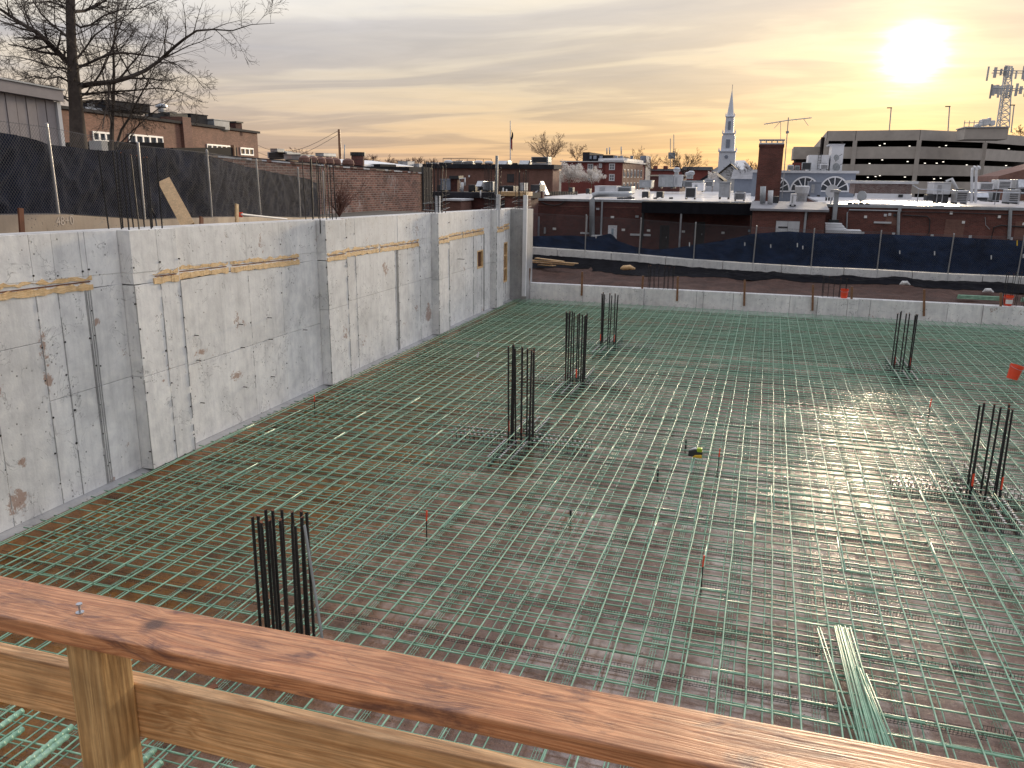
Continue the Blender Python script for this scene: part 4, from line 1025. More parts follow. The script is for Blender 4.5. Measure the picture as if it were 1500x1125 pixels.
def mushroom(px, y0, y1, Y, lb, r=.35, mat='galv', group=None):
    a = P(px, y1, Y=Y); b2 = P(px, y0, Y=Y); H_ = b2.z-a.z; t_ = thing('roof_vent', lb, 'roof vent', group, (a.x, Y, a.z))
    MB().tube([(0, 0, 0), (0, 0, H_*.55)], r*.6, 10).build('stack', MT[mat], t_)
    MB().tube([(0, 0, H_*.5), (0, 0, H_*.62), (0, 0, H_*.85), (0, 0, H_)], [r*.7, r, r*.95, r*.45], 12).build('cowl', MT[mat], t_)
def pipe(pts, r, mat, name, lb, cat='pipe', n=8):
    return tag(MB().tube(pts, r, n).build(name, MT[mat], smooth=True), lb, cat)

# ---- brick shop straight behind the right fence
YA = 75; roofA = P(900, 293.5, Y=YA).z; xa0 = P(789, 290, Y=YA).x; xa1 = P(1101, 296, Y=YA).x; xaL = P(760, 300, Y=YA).x
A = thing('brick_shop', 'low red brick shop with white roof and black canopy behind the right fence', 'building')
def wall_holes(name, parent, mat, x0, x1, z0, z1, y, th, holes):
    """brick wall facing the camera built round rectangular door openings (hx0,hx1,hz1) that start at z0"""
    xs = x0
    mb = MB()
    for hx0, hx1, hz1 in sorted(holes):
        mb.box((xs, y, z0), (hx0, y+th, z1)); mb.box((hx0, y, hz1), (hx1, y+th, z1)); xs = hx1
    mb.box((xs, y, z0), (x1, y+th, z1)); return mb.build(name, mat, parent)
dw = [(P(785.5, 330, Y=YA).x, P(790.5, 330, Y=YA).x, P(785, 317, Y=YA).z), (P(891, 330, Y=YA).x, P(904, 330, Y=YA).x, P(895, 330, Y=YA).z)]
dd = [(P(967, 330, Y=YA).x, P(981, 330, Y=YA).x, P(970, 330, Y=YA).z), (P(1017, 330, Y=YA).x, P(1033, 330, Y=YA).x, P(1020, 325, Y=YA).z)]
wall_holes('wall', A, MT['brick_dark'], xaL, xa1, -1.2, roofA-.12, YA, .4, dw+dd)
MB().box((xaL, YA+.41, -1.2), (xa1, YA+72, roofA-.14)).build('building_body', MT['brick_dark'], A)
MB().box((xaL, YA+.1, roofA-.135), (xa1, YA+71.9, roofA)).build('roof', MT['membrane'], A)
MB().box((xa0, YA-.12, roofA-.14), (xa1, YA+.09, roofA+.06)).build('roof_edge', MT['hvac'], A)
z_ = P(780, 283, Y=YA).z
MB().box((xaL, YA-.05, roofA-.1), (P(786, 290, Y=YA).x, YA+.6, z_)).build('parapet', MT['brick_dark'], A)
MB().box((P(786.2, 290, Y=YA).x, YA-.06, roofA+.07), (P(795, 290, Y=YA).x, YA+.6, P(790, 281, Y=YA).z)).build('parapet', MT['brick_dark'], A)
def door(parent, x0, x1, z1, y, mat, frm, pane=False):
    f = MB().box((x0, y-.05, -1), (x0+.12, y+.1, z1)).box((x1-.12, y-.05, -1), (x1, y+.1, z1)).box((x0+.122, y-.05, z1-.12), (x1-.122, y+.1, z1)).build('door_frame', MT[frm], parent)
    d_ = MB().box((x0+.125, y+.0, -1), (x1-.125, y+.06, z1-.125)).build('door', MT[mat], parent)
    MB().tube([(x1-.25, y-.03, z1-1.15), (x1-.25, y-.03, z1-1.0)], .03, 6).build('handle', MT['galv'], d_)
    if pane: MB().box((x0+.3, y-.012, z1-1.5), (x1-.3, y-.003, z1-.3)).build('door_panel', MT['blue_door'], d_)
door(A, *dw[0], YA+.05, 'blue_door', 'hvac'); door(A, *dw[1], YA+.05, 'white', 'white', True)
for h in dd: door(A, *h, YA+.1, 'garage_dark', 'black')
# canopy with posts
cx0 = P(940, 300, Y=YA-2.2).x; cx1 = P(1103, 300, Y=YA-2.2).x; cz0 = P(1000, 313, Y=YA-2.2).z; cz1 = P(1000, 296.5, Y=YA-2.2).z
can = MB().box((cx0, YA-2.2, cz0), (cx1, YA-.14, cz1)).build('canopy', MT['canopy'], A)
for i in range(12): x = cx0+(cx1-cx0)*(i+.5)/12; MB().box((x-.02, YA-2.225, cz0+.03), (x+.02, YA-2.202, cz1-.03)).build('canopy_rib', MT['canopy'], can)
for px in (941, 997.5, 1102): p = P(px, 320, Y=YA-2.1); MB().tube([(p.x, YA-2.1, -1), (p.x, YA-2.1, cz0-.003)], .09, 8).build('canopy_post', MT['black' if px != 997.5 else 'galv'], A)
for px, py, c_ in ((812, 335, 'paper'), (913, 336.5, 'paper'), (950, 337.5, 'paper'), (1001, 339, 'paper'), (1059, 341, 'paper'), (875.5, 306, 'offwhite'), (933, 317, 'hvac'), (897, 318, 'paper'), (1098, 338, 'blue_door')):
    o = MB(); pbox(o, px-2.4, py-1.4, px+2.4, py+1.6, YA-.06, .05); o.build('wall_sign', MT[c_], A)
for x0, x1, y in ((850, 868, 340.5), (923, 953, 343)): o = MB(); pbox(o, x0, y, x1, y+2, YA-.10, .09); o.build('ledge', MT['offwhite'], A)
for px, y0, y1, r, m_ in ((882, 294, 345, .09, 'hvac'), (860, 316, 343, .07, 'offwhite'), (798, 333, 342, .10, 'hvac'), (944, 300, 350, .05, 'black')):
    a = P(px, y0, Y=YA-.12); b2 = P(px, y1, Y=YA-.12); MB().tube([(a.x, YA-.12, a.z), (a.x, YA-.12, b2.z)], r, 7).build('downpipe', MT[m_], A)
pts = [P(x, y, Y=YA-.08) for x, y in ((793, 296), (800, 299), (812, 301), (822, 299), (827, 295))]; MB().tube(pts, .04, 5).build('cable', MT['black'], A)
MB().box((xaL+1, YA-.03, P(850, 303, Y=YA).z), (P(936, 303, Y=YA).x, YA-.002, P(850, 302.2, Y=YA).z)).build('brick_band', MT['brick_brown'], A)
settle(A)
q = lambda x, y, Y: P(x, y, Y=Y)
pipe([q(867, 346, YA-.5), q(867.5, 292, YA-.5), q(869, 286, YA-.5), q(876, 284.5, YA-.4), q(918, 284.5, YA+1.5), q(922, 284, YA+3), q(922, 289, YA+3)], .25, 'hvac', 'exhaust_duct', 'thick grey duct climbing the brick shop wall and bending across its roof', 'duct', 12)
o = MB(); pbox(o, 866, 345.5, 890, 347, YA-1.2, 1.0); tag(o.build('pad', MT['offwhite']), 'small pale slab at the foot of the thick grey duct', 'slab')
ac(871, 272.5, 903, 284, YA+8, 2.5, 'long pale rooftop unit behind the grey duct bend', 'plain', 'offwhite')
ac(904, 272.5, 925, 285, YA+9, 2.5, 'pale boxy rooftop unit right behind the duct end', 'fan', 'hvac')
ac(940, 280, 950, 290, YA+5, 1.2, 'left of two small black condensers on the white shop roof', 'dark', 'hvac_dark')
ac(961, 280, 971, 290, YA+5, 1.2, 'right of two small black condensers on the white shop roof', 'dark', 'hvac_dark')
ac(1003, 273, 1020, 292, YA+3, 1.2, 'tall beige air conditioner with dark louvres on the white shop roof', 'dark', 'offwhite')
ac(1013, 268, 1031, 281, YA+18, 2.5, 'white low housing behind the tall beige air conditioner', 'plain', 'white')
ac(1052, 266, 1070, 292, YA+4, 1.8, 'tall grey cabinet unit on the white shop roof near the chimney', 'plain', 'hvac')
ac(1075, 281, 1092, 294, YA+5, 1.5, 'low grey fan unit between the tall cabinet and the chimney', 'fan', 'galv')
ac(858, 276, 864, 284, YA+12, 1, 'small black box on the left part of the white shop roof', 'dark', 'hvac_dark')
ac(833, 274, 839, 282, YA+14, 1, 'tiny dark box on the white shop roof left of the black box', 'dark', 'hvac_dark')
for i, px in enumerate((908, 914, 919, 925, 960, 983)): o = MB().tube([q(px, 291.5, YA+2), q(px, 289, YA+2)], .28 if i < 4 else .18, 8).build('stub_vent', MT['hvac_dark']); tag(o, 'small dark round cap in the row beside the duct end' if i < 4 else ('small dark cap below the right black condenser' if i == 4 else 'small dark cap left of the tall beige air conditioner'), 'roof cap', 'dark caps beside the duct' if i < 4 else None)
t_ = thing('snow_guard_row', 'row of small pickets along the far left edge of the white shop roof', 'railing')
for i in range(20): a = q(797+i*2.5, 282.5-.02*i, YA+20); MB().box((a.x-.06, a.y, a.z-.3), (a.x+.1, a.y+.1, a.z+.15)).build('picket', MT['hvac_dark'], t_)
settle(t_)
t_ = thing('roof_hatch', 'small white triangular dormer beside a dark box at the left end of the white roof', 'roof hatch')
a = q(788, 276, YA+6); s_ = YA/1193
MB().prism([a+Vector((-1.0*.4, 0, -.6)), a+Vector((.9, 0, -.6)), a+Vector((.25, 0, .7))], (0, 1.2, 0)).build('gable', MT['white'], t_)
MB().prism([a+Vector((-.1, -.06, -.5)), a+Vector((.6, -.06, -.5)), a+Vector((.25, -.06, .3))], (0, .05, 0)).build('opening', MT['hvac_dark'], t_); settle(t_)
ac(777, 270, 791, 280, YA+3, 2, 'black rooftop box at the left corner of the brick shop', 'dark', 'hvac_dark')

# ---- annex with shingle edge and white double door
YB = 67; Bz = P(1150, 304.5, Y=YB).z; bx0 = P(1102.5, 310, Y=YB).x; bx1 = P(1210, 310, Y=YB).x
B = thing('brick_annex', 'small brick annex with white double doors standing in front of the tall chimney', 'building')
hx0, hx1, hz = P(1136.5, 330, Y=YB).x, P(1171.5, 330, Y=YB).x, P(1150, 323.5, Y=YB).z
wall_holes('wall', B, MT['brick_red'], bx0, bx1, -1.2, Bz-.25, YB, .3, [(hx0, hx1, hz)])
MB().box((bx0, YB+.301, -1.2), (bx1, YB+5.5, Bz-.26)).build('building_body', MT['brick_red'], B)
MB().prism([(bx0-.2, YB-.3, Bz-.24), (bx0-.2, YB-.3, Bz-.08), (bx0-.2, YB+5.4, Bz+.35), (bx0-.2, YB+5.4, Bz-.24)], (bx1-bx0+.4, 0, 0)).build('roof', MT['roof_grey'], B)
for k in range(2):
    xm = hx0+(hx1-hx0)*k/2; d_ = MB().box((xm+.01, YB+.03, -1), (xm+(hx1-hx0)/2-.01, YB+.09, hz-.01)).build('door', MT['offwhite'], B)
    MB().box((xm+.9, YB+.0, hz-1.0), (xm+.96, YB+.028, hz-.8)).build('handle', MT['galv'], d_)
text_pos = P(1147, 333, Y=YB); MB().box((text_pos.x-.35, YB+.02, text_pos.z-.06), (text_pos.x+.35, YB+.029, text_pos.z+.06)).build('notice', MT['hvac_dark'], B)
a = P(1181, 309, Y=YB-.1); MB().tube([(a.x, YB-.1, -1), (a.x, YB-.1, Bz-.2)], .09, 7).build('downpipe', MT['hvac'], B)
pts = [P(x, y, Y=YB-.06) for x, y in ((1104, 309), (1120, 308), (1150, 310), (1176, 309), (1184, 313), (1182, 322))]; MB().tube(pts, .03, 5).build('cable', MT['black'], B)
settle(B)

# ---- right brick building
YC = 72; Cz = P(1350, 302.5, Y=YC).z; c0 = P(1206, 305, Y=YC).x; c1 = P(1640, 310, Y=YC).x
Cb = thing('brick_store', 'long red brick store with conduits and crowded white roof at the right', 'building')
MB().box((c0, YC, -1.2), (c1, YC+40, Cz-.15)).build('wall', MT['brick_red'], Cb)
MB().box((c0, YC+.15, Cz-.149), (c1, YC+39.8, Cz)).build('roof', MT['membrane'], Cb)
MB().box((c0, YC-.12, Cz-.16), (c1, YC+.149, Cz+.05)).build('roof_edge', MT['hvac'], Cb)
for x0, y0, x1, y1, m_ in ((1382, 322, 1414, 348, 'brick_brown'), (1296, 313, 1316, 330, 'brick_brown'), (1484, 325, 1520, 350, 'brick_brown')):
    o = MB(); pbox(o, x0, y0, x1, y1, YC-.03, .027); o.build('bricked_up_opening', MT[m_], Cb)
def cond(pts, r=.045, m_='hvac'): MB().tube([P(x, y, Y=YC-.1) for x, y in pts], r, 6).build('conduit', MT[m_], Cb)
cond([(1240, 337), (1241, 312), (1244, 307.5), (1320, 309), (1321, 304)], .06); cond([(1315.5, 345), (1316.5, 312), (1318, 305)], .12); cond([(1478, 350), (1480, 310), (1481, 305)], .13)
cond([(1320, 310), (1400, 311.5), (1500, 315)], .035, 'black'); cond([(1322, 315), (1358, 317), (1362, 321), (1361, 340), (1357, 346)], .045, 'black'); cond([(1452, 350), (1456, 333), (1466, 330), (1510, 333)], .05, 'black'); cond([(1443, 318), (1444, 330), (1450, 336)], .02)
for px, py, c_ in ((1268, 317.5, 'paper'), (1297, 315, 'offwhite'), (1303.5, 314, 'offwhite'), (1311, 315, 'hvac_dark'), (1264, 341.5, 'offwhite'), (1309, 342.5, 'offwhite'), (1365.5, 345, 'offwhite'), (1421.5, 346.5, 'offwhite'), (1481.5, 349.5, 'offwhite'), (1393.5, 312, 'paper'), (1411.5, 325.5, 'paper'), (1464, 317.5, 'paper'), (1500, 328, 'paper')):
    o = MB(); pbox(o, px-2.3, py-1.7, px+2.3, py+2, YC-.12, .11); o.build('wall_box', MT[c_], Cb)
o = MB(); pbox(o, 1280, 325, 1306, 327, YC-.1, .09); o.build('ledge', MT['offwhite'], Cb)
settle(Cb)
t_ = thing('white_canopy', 'layered white awning sheets between the annex and the long brick store', 'awning')
for k, (x0, y0, x1, y1) in enumerate(((1209, 328, 1234, 331), (1209, 331.5, 1237, 334), (1209, 335, 1240, 337.5), (1209, 338, 1262, 341))): shed_box('sheet', t_, MT['offwhite'], x0, y0, x1, y1, YC-3+k*.1-.5*k, 1.5)
settle(t_)
# rectangular grey duct
t_ = thing('rectangular_duct', 'upright rectangular grey duct with shallow hood at the corner of the right brick store', 'duct')
shed_box('shaft', t_, MT['hvac'], 1219, 282, 1229.5, 322, YC-1.0, .9); shed_box('hood', t_, MT['galv'], 1217, 278, 1232, 281.8, YC-1.2, 1.3); shed_box('elbow', t_, MT['hvac_dark'], 1214, 322.3, 1229, 326, YC-1.05, .8); settle(t_)

# ---- chimney and aerial
YD = 76
t_ = thing('brick_chimney', 'tall dark brick chimney with white metal cap above the annex', 'chimney')
a = P(1105.5, 296, Y=YD); b2 = P(1147, 209, Y=YD); a2 = P(1141, 296, Y=YD); wdt = (a2.x-a.x)
MB().box((a.x, YD, a.z-3), (a2.x, YD+1.9, b2.z-.35)).build('shaft', MT['brick_red'], t_)
MB().box((a.x-.04, YD-.06, b2.z-.349), (a2.x+.04, YD+1.96, b2.z-.12)).build('band', MT['brick_dark'], t_)
MB().box((a.x-.02, YD-.04, b2.z-.119), (a2.x+.02, YD+1.94, b2.z+.0)).build('flashing', MT['white'], t_)
for i in range(5): x = a.x+.05+(wdt-.2)*i/4; MB().box((x, YD, b2.z+.001), (x+.1, YD+.1, b2.z+.2)).build('cap_leg', MT['offwhite'], t_)
MB().box((a.x-.05, YD-.1, b2.z+.201), (a2.x+.05, YD+2.0, b2.z+.28)).build('cap', MT['offwhite'], t_)
settle(t_)
t_ = thing('television_aerial', 'television aerial on a thin mast beside the tall brick chimney', 'aerial')
MB().tube([q(1145.5, 290, YD-.3), q(1155, 172, YD-.3)], .045, 6).build('mast', MT['galv'], t_)
MB().tube([q(1119, 182, YD-.3), q(1152, 176.5, YD-.3), q(1189, 172.5, YD-.3)], .04, 5).build('boom', MT['galv'], t_)
for k, px in enumerate((1124, 1131, 1138, 1143, 1148, 1160, 1166, 1172, 1179, 1186)):
    p = q(px, 182-(px-1119)*.135, YD-.3); MB().tube([p+Vector((-.05, -.9-.02*k, 0)), p+Vector((.05, .9-.03*k, 0))], .018, 4).build('element', MT['galv'], t_)
for xa, ya, xb, yb in ((1144, 177, 1134, 188), (1177, 174, 1184, 184), (1143.5, 178, 1143.5, 205)): MB().tube([q(xa, ya, YD-.3), q(xb, yb, YD-.3)], .02, 4).build('element', MT['galv'], t_)
MB().tube([q(1153.4, 192, YD-.3), q(1153.6, 195.5, YD-.3)], .13, 8).build('rotor', MT['hvac'], t_)
settle(t_)
# things on and around the annex roof
pipe([q(1117, 298, YB+3), q(1118, 273, YB+3)], .22, 'hvac', 'flue', 'dark grey flue in front of the tall brick chimney', 'flue'); pipe([q(1128, 299, YB+3), q(1129, 279, YB+3)], .20, 'offwhite', 'flue', 'pale flue right of the dark grey flue before the chimney', 'flue')
ac(1131, 287, 1141, 299, YB+4, 1, 'black box at the foot of the tall chimney', 'dark', 'hvac_dark')
ac(1157, 284, 1167, 302, YB+1.5, .8, 'upright white cabinet on the annex roof', 'plain', 'white')
t_ = thing('roof_fan', 'round white roof fan on stand behind the annex', 'roof fan'); a = q(1173, 299, YC+3); b2 = q(1173, 272, YC+3); Hh = b2.z-a.z
MB().tube([a, a+Vector((0, 0, Hh*.45))], .45, 10).build('base', MT['galv'], t_); MB().tube([a+Vector((0, 0, Hh*.46)), a+Vector((0, 0, Hh*.6)), a+Vector((0, 0, Hh*.95)), a+Vector((0, 0, Hh))], [.45, .55, .62, .5], 14).build('drum', MT['offwhite'], t_); settle(t_)
ac(1183, 266, 1204, 288, YC+14, 3, 'wide grey screen box in front of the arched grey building', 'plain', 'greypaint')
t_ = thing('satellite_dish', 'pale satellite dish leaning behind the rectangular grey duct', 'dish'); a = q(1219, 280, YC+1)
MB().tube([a+Vector((0, 0, 0)), a+Vector((0, .1, 0))], .52, 20, .50).build('reflector', MT['offwhite'], t_); MB().tube([a+Vector((0, .12, 0)), a+Vector((0, .3, -1.2))], .06, 6).build('stand', MT['hvac'], t_); settle(t_)
t_ = thing('satellite_dish', 'grey satellite dish on blocks on the store roof below the long rooftop hut', 'dish'); a = q(1262, 288, YC+2)
MB().tube([a+Vector((0, 0, .05)), a+Vector((.08, .1, .05))], .42, 20, .4).build('reflector', MT['hvac'], t_); MB().tube([a+Vector((0, .12, 0)), a+Vector((0, .2, -.7))], .05, 6).build('stand', MT['hvac_dark'], t_)
for i in range(4): MB().box(a+Vector((-1.0+i*.45, -.2, -.78)), a+Vector((-.68+i*.45, .2, -.5))).build('ballast_block', MT['hvac_dark'], t_)
settle(t_)
t_ = thing('pipe_supports', 'small dark blocks under a pipe left of the rectangular grey duct', 'pipe support')
for i in range(3): shed_box('block', t_, MT['hvac_dark'], 1209+i*4, 289, 1212+i*4, 294, YC+2, .4)
settle(t_)
t_ = thing('rooftop_hut', 'long weathered brick hut with flat pale roof on the right store', 'rooftop hut')
MT['peeling'] = brick('peeling_brick', (.26, .2, .18), (.15, .06, .05), (.3, .27, .25), .7, .9)
shed_box('wall', t_, MT['peeling'], 1251, 270, 1336, 284, YC+6, 5); shed_box('roof', t_, MT['offwhite'], 1246, 265.5, 1346, 268.5, YC+5.5, 6.2); shed_box('skirt', t_, MT['white'], 1252, 284.2, 1336, 290, YC+5.8, .4); shed_box('vent', t_, MT['hvac_dark'], 1316, 285, 1323, 289, YC+5.6, .15); settle(t_)
t_ = thing('roof_railing', 'thin pipe railing around the store roof right of the rooftop hut', 'railing')
for px in (1343, 1371, 1379, 1415, 1457, 1492): a = q(px, 300, YC+1.5); MB().tube([a, a+Vector((0, 0, 1.1+.15*(px == 1343)))], .035, 5).build('post', MT['galv'], t_)
MB().tube([q(1337, 271, YC+1.5), q(1347, 277, YC+1.5), q(1415, 280, YC+1.5), q(1510, 283, YC+1.5)], .03, 5).build('top_rail', MT['galv'], t_); settle(t_)
ac(1366, 267, 1394, 287, YC+3, 3, 'big pale air handler on dark base right of the rooftop hut', 'plain', 'offwhite')
ac(1372, 286, 1390, 298, YC+2.9, 2, 'dark plinth box under the big pale air handler', 'dark', 'hvac_dark')
ac(1357, 285, 1368, 294, YC+3, 1.5, 'low dark unit left of the big pale air handler', 'dark', 'hvac_dark')
pipe([q(1386, 266, YC+4), q(1394, 262, YC+4), q(1403, 279, YC+4)], .12, 'offwhite', 'bent_pipe', 'bent pale pipe on the big pale air handler')
ac(1399, 277, 1420, 299, YC+2, 2, 'stacked grey fan unit between two white goosenecks and the air handler', 'fan', 'galv')
for k, px in enumerate((1424, 1430)):
    pipe([q(px-1, 297, YC+2), q(px, 250, YC+2), q(px+.8, 246, YC+2), q(px+2.5, 244, YC+2), q(px+4.5, 245, YC+2), q(px+5, 248, YC+2)], .10, 'white', 'gooseneck_vent', ('left', 'right')[k]+' of two tall white gooseneck pipes on the right store roof', 'vent pipe')
ac(1423, 281, 1449, 295, YC+2.5, 2, 'wide blue grey sheet metal housing under the goosenecks', 'hood', 'galv')
ac(1434, 266, 1457, 279, YC+8, 2.5, 'pale twin fan condenser behind the goosenecks', 'fan', 'offwhite')
ac(1461, 262, 1483, 279, YC+8, 2.5, 'pale twin fan condenser behind the railing at the right edge', 'fan', 'offwhite')
ac(1452, 280, 1466, 296, YC+3, 2, 'dark louvred unit right of the blue grey housing', 'dark', 'hvac')
ac(1476, 276, 1495, 299, YC+3, 2, 'stacked silver fan unit near the right edge', 'fan', 'galv'); ac(1487, 261, 1510, 285, YC+9, 2.5, 'tall silver ducted unit at the right edge of the roof', 'hood', 'galv')
t_ = thing('brick_block', 'brown brick block with sloping roof at the far right behind the roof units', 'building')
a = q(1463, 258, YC+30); b2 = q(1540, 246, YC+30); MB().prism([(a.x, YC+30, Cz), (b2.x, YC+30, Cz), (b2.x, YC+30, b2.z+.6), (a.x, YC+30, a.z)], (0, 10, 0)).build('wall', MT['brick_brown'], t_); settle(t_)

# ---- grey building with arched windows and white penthouse
YE = 104
E_ = thing('arched_grey_building', 'grey painted building with arched fan windows and white rooftop penthouse', 'building')
a = q(1100, 285, YE); b2 = q(1254, 254, YE); MB().box((a.x, YE, -.4), (b2.x, YE+16, b2.z)).build('wall', MT['greypaint'], E_)
MB().box((a.x-.2, YE-.25, b2.z), (b2.x+.3, YE+16.2, b2.z+.28)).build('cornice', MT['offwhite'], E_)
for k, px in enumerate((1136, 1178, 1221.5)):
    c = q(px, 279, YE); r = 1.62; f = thing('x', '', '') if False else None
    mb = MB(); n = 16
    for i in range(n):
        a0, a1 = math.pi*i/n, math.pi*(i+1)/n
        mb.prism([(c.x+r*math.cos(a0), YE-.1, c.z+r*math.sin(a0)), (c.x+r*math.cos(a1), YE-.1, c.z+r*math.sin(a1)), (c.x+(r-.17)*math.cos(a1), YE-.1, c.z+(r-.17)*math.sin(a1)), (c.x+(r-.17)*math.cos(a0), YE-.1, c.z+(r-.17)*math.sin(a0))], (0, .097, 0))
    mb.box((c.x-r, YE-.11, c.z-.16), (c.x+r, YE-.003, c.z-.005))
    for a0 in (30, 60, 90, 120, 150): d = Vector((math.cos(math.radians(a0)), 0, math.sin(math.radians(a0)))); mb.bar(Vector((c.x, YE-.06, c.z))+d*.1, Vector((c.x, YE-.06, c.z))+d*(r-.15), .11, .06, (0, 1, 0))
    w_ = mb.build('arched_window', MT['white'], E_)
    MB().prism([(c.x+(r-.16)*math.cos(math.pi*i/n), YE-.022, c.z+(r-.16)*math.sin(math.pi*i/n)) for i in range(n+1)], (0, .018, 0)).build('pane', MT['glass'], w_)
shed_box('penthouse_low', E_, MT['white'], 1182.5, 227, 1215, 250, YE+3, 6); shed_box('penthouse_high', E_, MT['white'], 1215.3, 212, 1237, 250, YE+3.2, 5)
shed_box('penthouse_cap', E_, MT['offwhite'], 1214.5, 210.8, 1238, 211.9, YE+3, 5.4)
settle(E_)
t_ = thing('ladder', 'thin ladder on the white penthouse wall', 'ladder')
for s_ in (-.16, .16): a = q(1199, 249, YE+2.9); MB().bar(a+Vector((s_, 0, 0)), a+Vector((s_, 0, 2.1)), .04, .04).build('side_rail', MT['hvac_dark'], t_)
for i in range(6): MB().bar(a+Vector((-.15-.16+.16, 0, .2+.3*i)), a+Vector((.15, 0, .2+.3*i)), .03, .03).build('rung', MT['hvac_dark'], t_)
settle(t_)
for px, py, r, lb in ((1225, 231, .36, 'grey satellite dish on the tall white penthouse wall'), (1225, 245, .5, 'tan satellite dish at the foot of the white penthouse')):
    t_ = thing('satellite_dish', lb, 'dish'); a = q(px, py, YE+2.5); MB().tube([a, a+Vector((.1, .12, .02))], r, 16, r*.9).build('reflector', MT['hvac'], t_); MB().tube([a+Vector((.05, .1, 0)), a+Vector((.0, .4, -.4))], .05, 5).build('arm', MT['hvac_dark'], t_); MB().tube([a, a+Vector((.6, -.35, .4))], .03, 4).build('feed_arm', MT['hvac_dark'], t_); settle(t_)
ac(1153, 241, 1163, 250, YE+1, 1.5, 'left small beige unit on the arched grey building', 'fan', 'offwhite'); ac(1164, 242, 1172, 250, YE+1, 1.5, 'low beige unit next to the dark cabinet on the arched grey building', 'fan', 'hvac')
ac(1174, 237, 1189, 250, YE+1, 1.5, 'grey cabinet with black louvre left of the white penthouse', 'dark', 'hvac'); ac(1201, 239, 1214, 249, YE+1.2, 1.3, 'white tank shaped unit before the penthouse', 'fan', 'white')

# ---- parking garage
G = thing('parking_garage', 'long tan concrete parking garage with dark open decks and lit lamps inside', 'building')
GV = [(1187.5, 196.), (1205.5, 130.5), (1247, 129), (1340, 125), (1436, 130.5), (1500, 141), (1620, 160)]
zt = 13.44
def gpt(px, D): p = P(px, 258, D=D); return Vector((p.x, p.y, 0))
gv = [gpt(x, d) for x, d in GV]; bdep = [2.2]+[16]*9
bands = [(11.92, 11.0), (9.22, 8.38), (6.72, 5.86), (4.0, 3.15), (1.4, .5)]
def gquad(p, q2, z0, z1, name, mat, off=0., th=.35):
    d = (q2-p).normalized(); n = Vector((d.y, -d.x, 0))
    if n.dot(p) > 0: n = -n
    n = n*-1  # away from camera
    a, b2 = p-n*off, q2-n*off
    return MB().prism([(a.x, a.y, z0), (b2.x, b2.y, z0), (b2.x, b2.y, z1), (a.x, a.y, z1)], n*th).build(name, mat, G)
for i, (p, q2) in enumerate(zip(gv, gv[1:])):
    zz = zt
    for (hi, lo) in bands:
        gquad(p, q2, hi, zz, 'spandrel', MT['garage']); zz = lo
    gquad(p, q2, -1, zz, 'spandrel', MT['garage'])
    d = (q2-p).normalized(); n = Vector((-d.y, d.x, 0)); n = n if n.dot(p) > 0 else -n
    for (hi, lo) in bands:
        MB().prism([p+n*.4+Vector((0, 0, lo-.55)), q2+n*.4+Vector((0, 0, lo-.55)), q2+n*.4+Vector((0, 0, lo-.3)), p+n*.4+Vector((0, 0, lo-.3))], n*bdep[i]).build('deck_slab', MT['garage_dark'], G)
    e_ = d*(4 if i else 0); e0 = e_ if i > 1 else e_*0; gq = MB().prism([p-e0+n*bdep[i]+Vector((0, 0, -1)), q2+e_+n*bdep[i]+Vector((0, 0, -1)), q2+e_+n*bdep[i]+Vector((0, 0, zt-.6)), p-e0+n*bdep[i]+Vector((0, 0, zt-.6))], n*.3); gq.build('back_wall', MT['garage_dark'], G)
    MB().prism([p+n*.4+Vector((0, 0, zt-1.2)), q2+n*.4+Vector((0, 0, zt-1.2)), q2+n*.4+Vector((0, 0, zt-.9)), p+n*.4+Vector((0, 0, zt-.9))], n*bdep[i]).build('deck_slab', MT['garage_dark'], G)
for p in gv[1:-1]:
    n = Vector((p.x, p.y, 0)).normalized(); s_ = Vector((n.y, -n.x, 0)); a = p-n*.18
    MB().prism([a-s_*.32+Vector((0, 0, -1)), a+s_*.32+Vector((0, 0, -1)), a+s_*.32+Vector((0, 0, zt-1.5)), a-s_*.32+Vector((0, 0, zt-1.5))], n*.5).build('column', MT['garage'], G)
    MB().prism([a+n*.15-s_*.03+Vector((0, 0, zt-1.49)), a+n*.15+s_*.03+Vector((0, 0, zt-1.49)), a+n*.15+s_*.03+Vector((0, 0, zt-.02)), a+n*.15-s_*.03+Vector((0, 0, zt-.02))], n*.02).build('panel_joint', MT['garage_dark'], G)
for x, y in ((160, 618), (388, 616), (352, 630), (575, 634), (798, 643), (848, 630), (1022, 655), (1250, 668), (1318, 654), (145, 738), (370, 738), (275, 765), (560, 750), (690, 762), (778, 762), (827, 752), (1003, 775), (1228, 788), (1298, 780), (262, 868), (320, 862), (352, 856), (540, 866), (758, 880), (808, 875)):
    px, py = 1220+x/5.114, 90+y/5.114; c = P(px, py, D=134 if px < 1440 else 141); MB().box(c-Vector((.13, .05, .05)), c+Vector((.13, .05, .05))).build('ceiling_lamp', MT['lamp'], G)
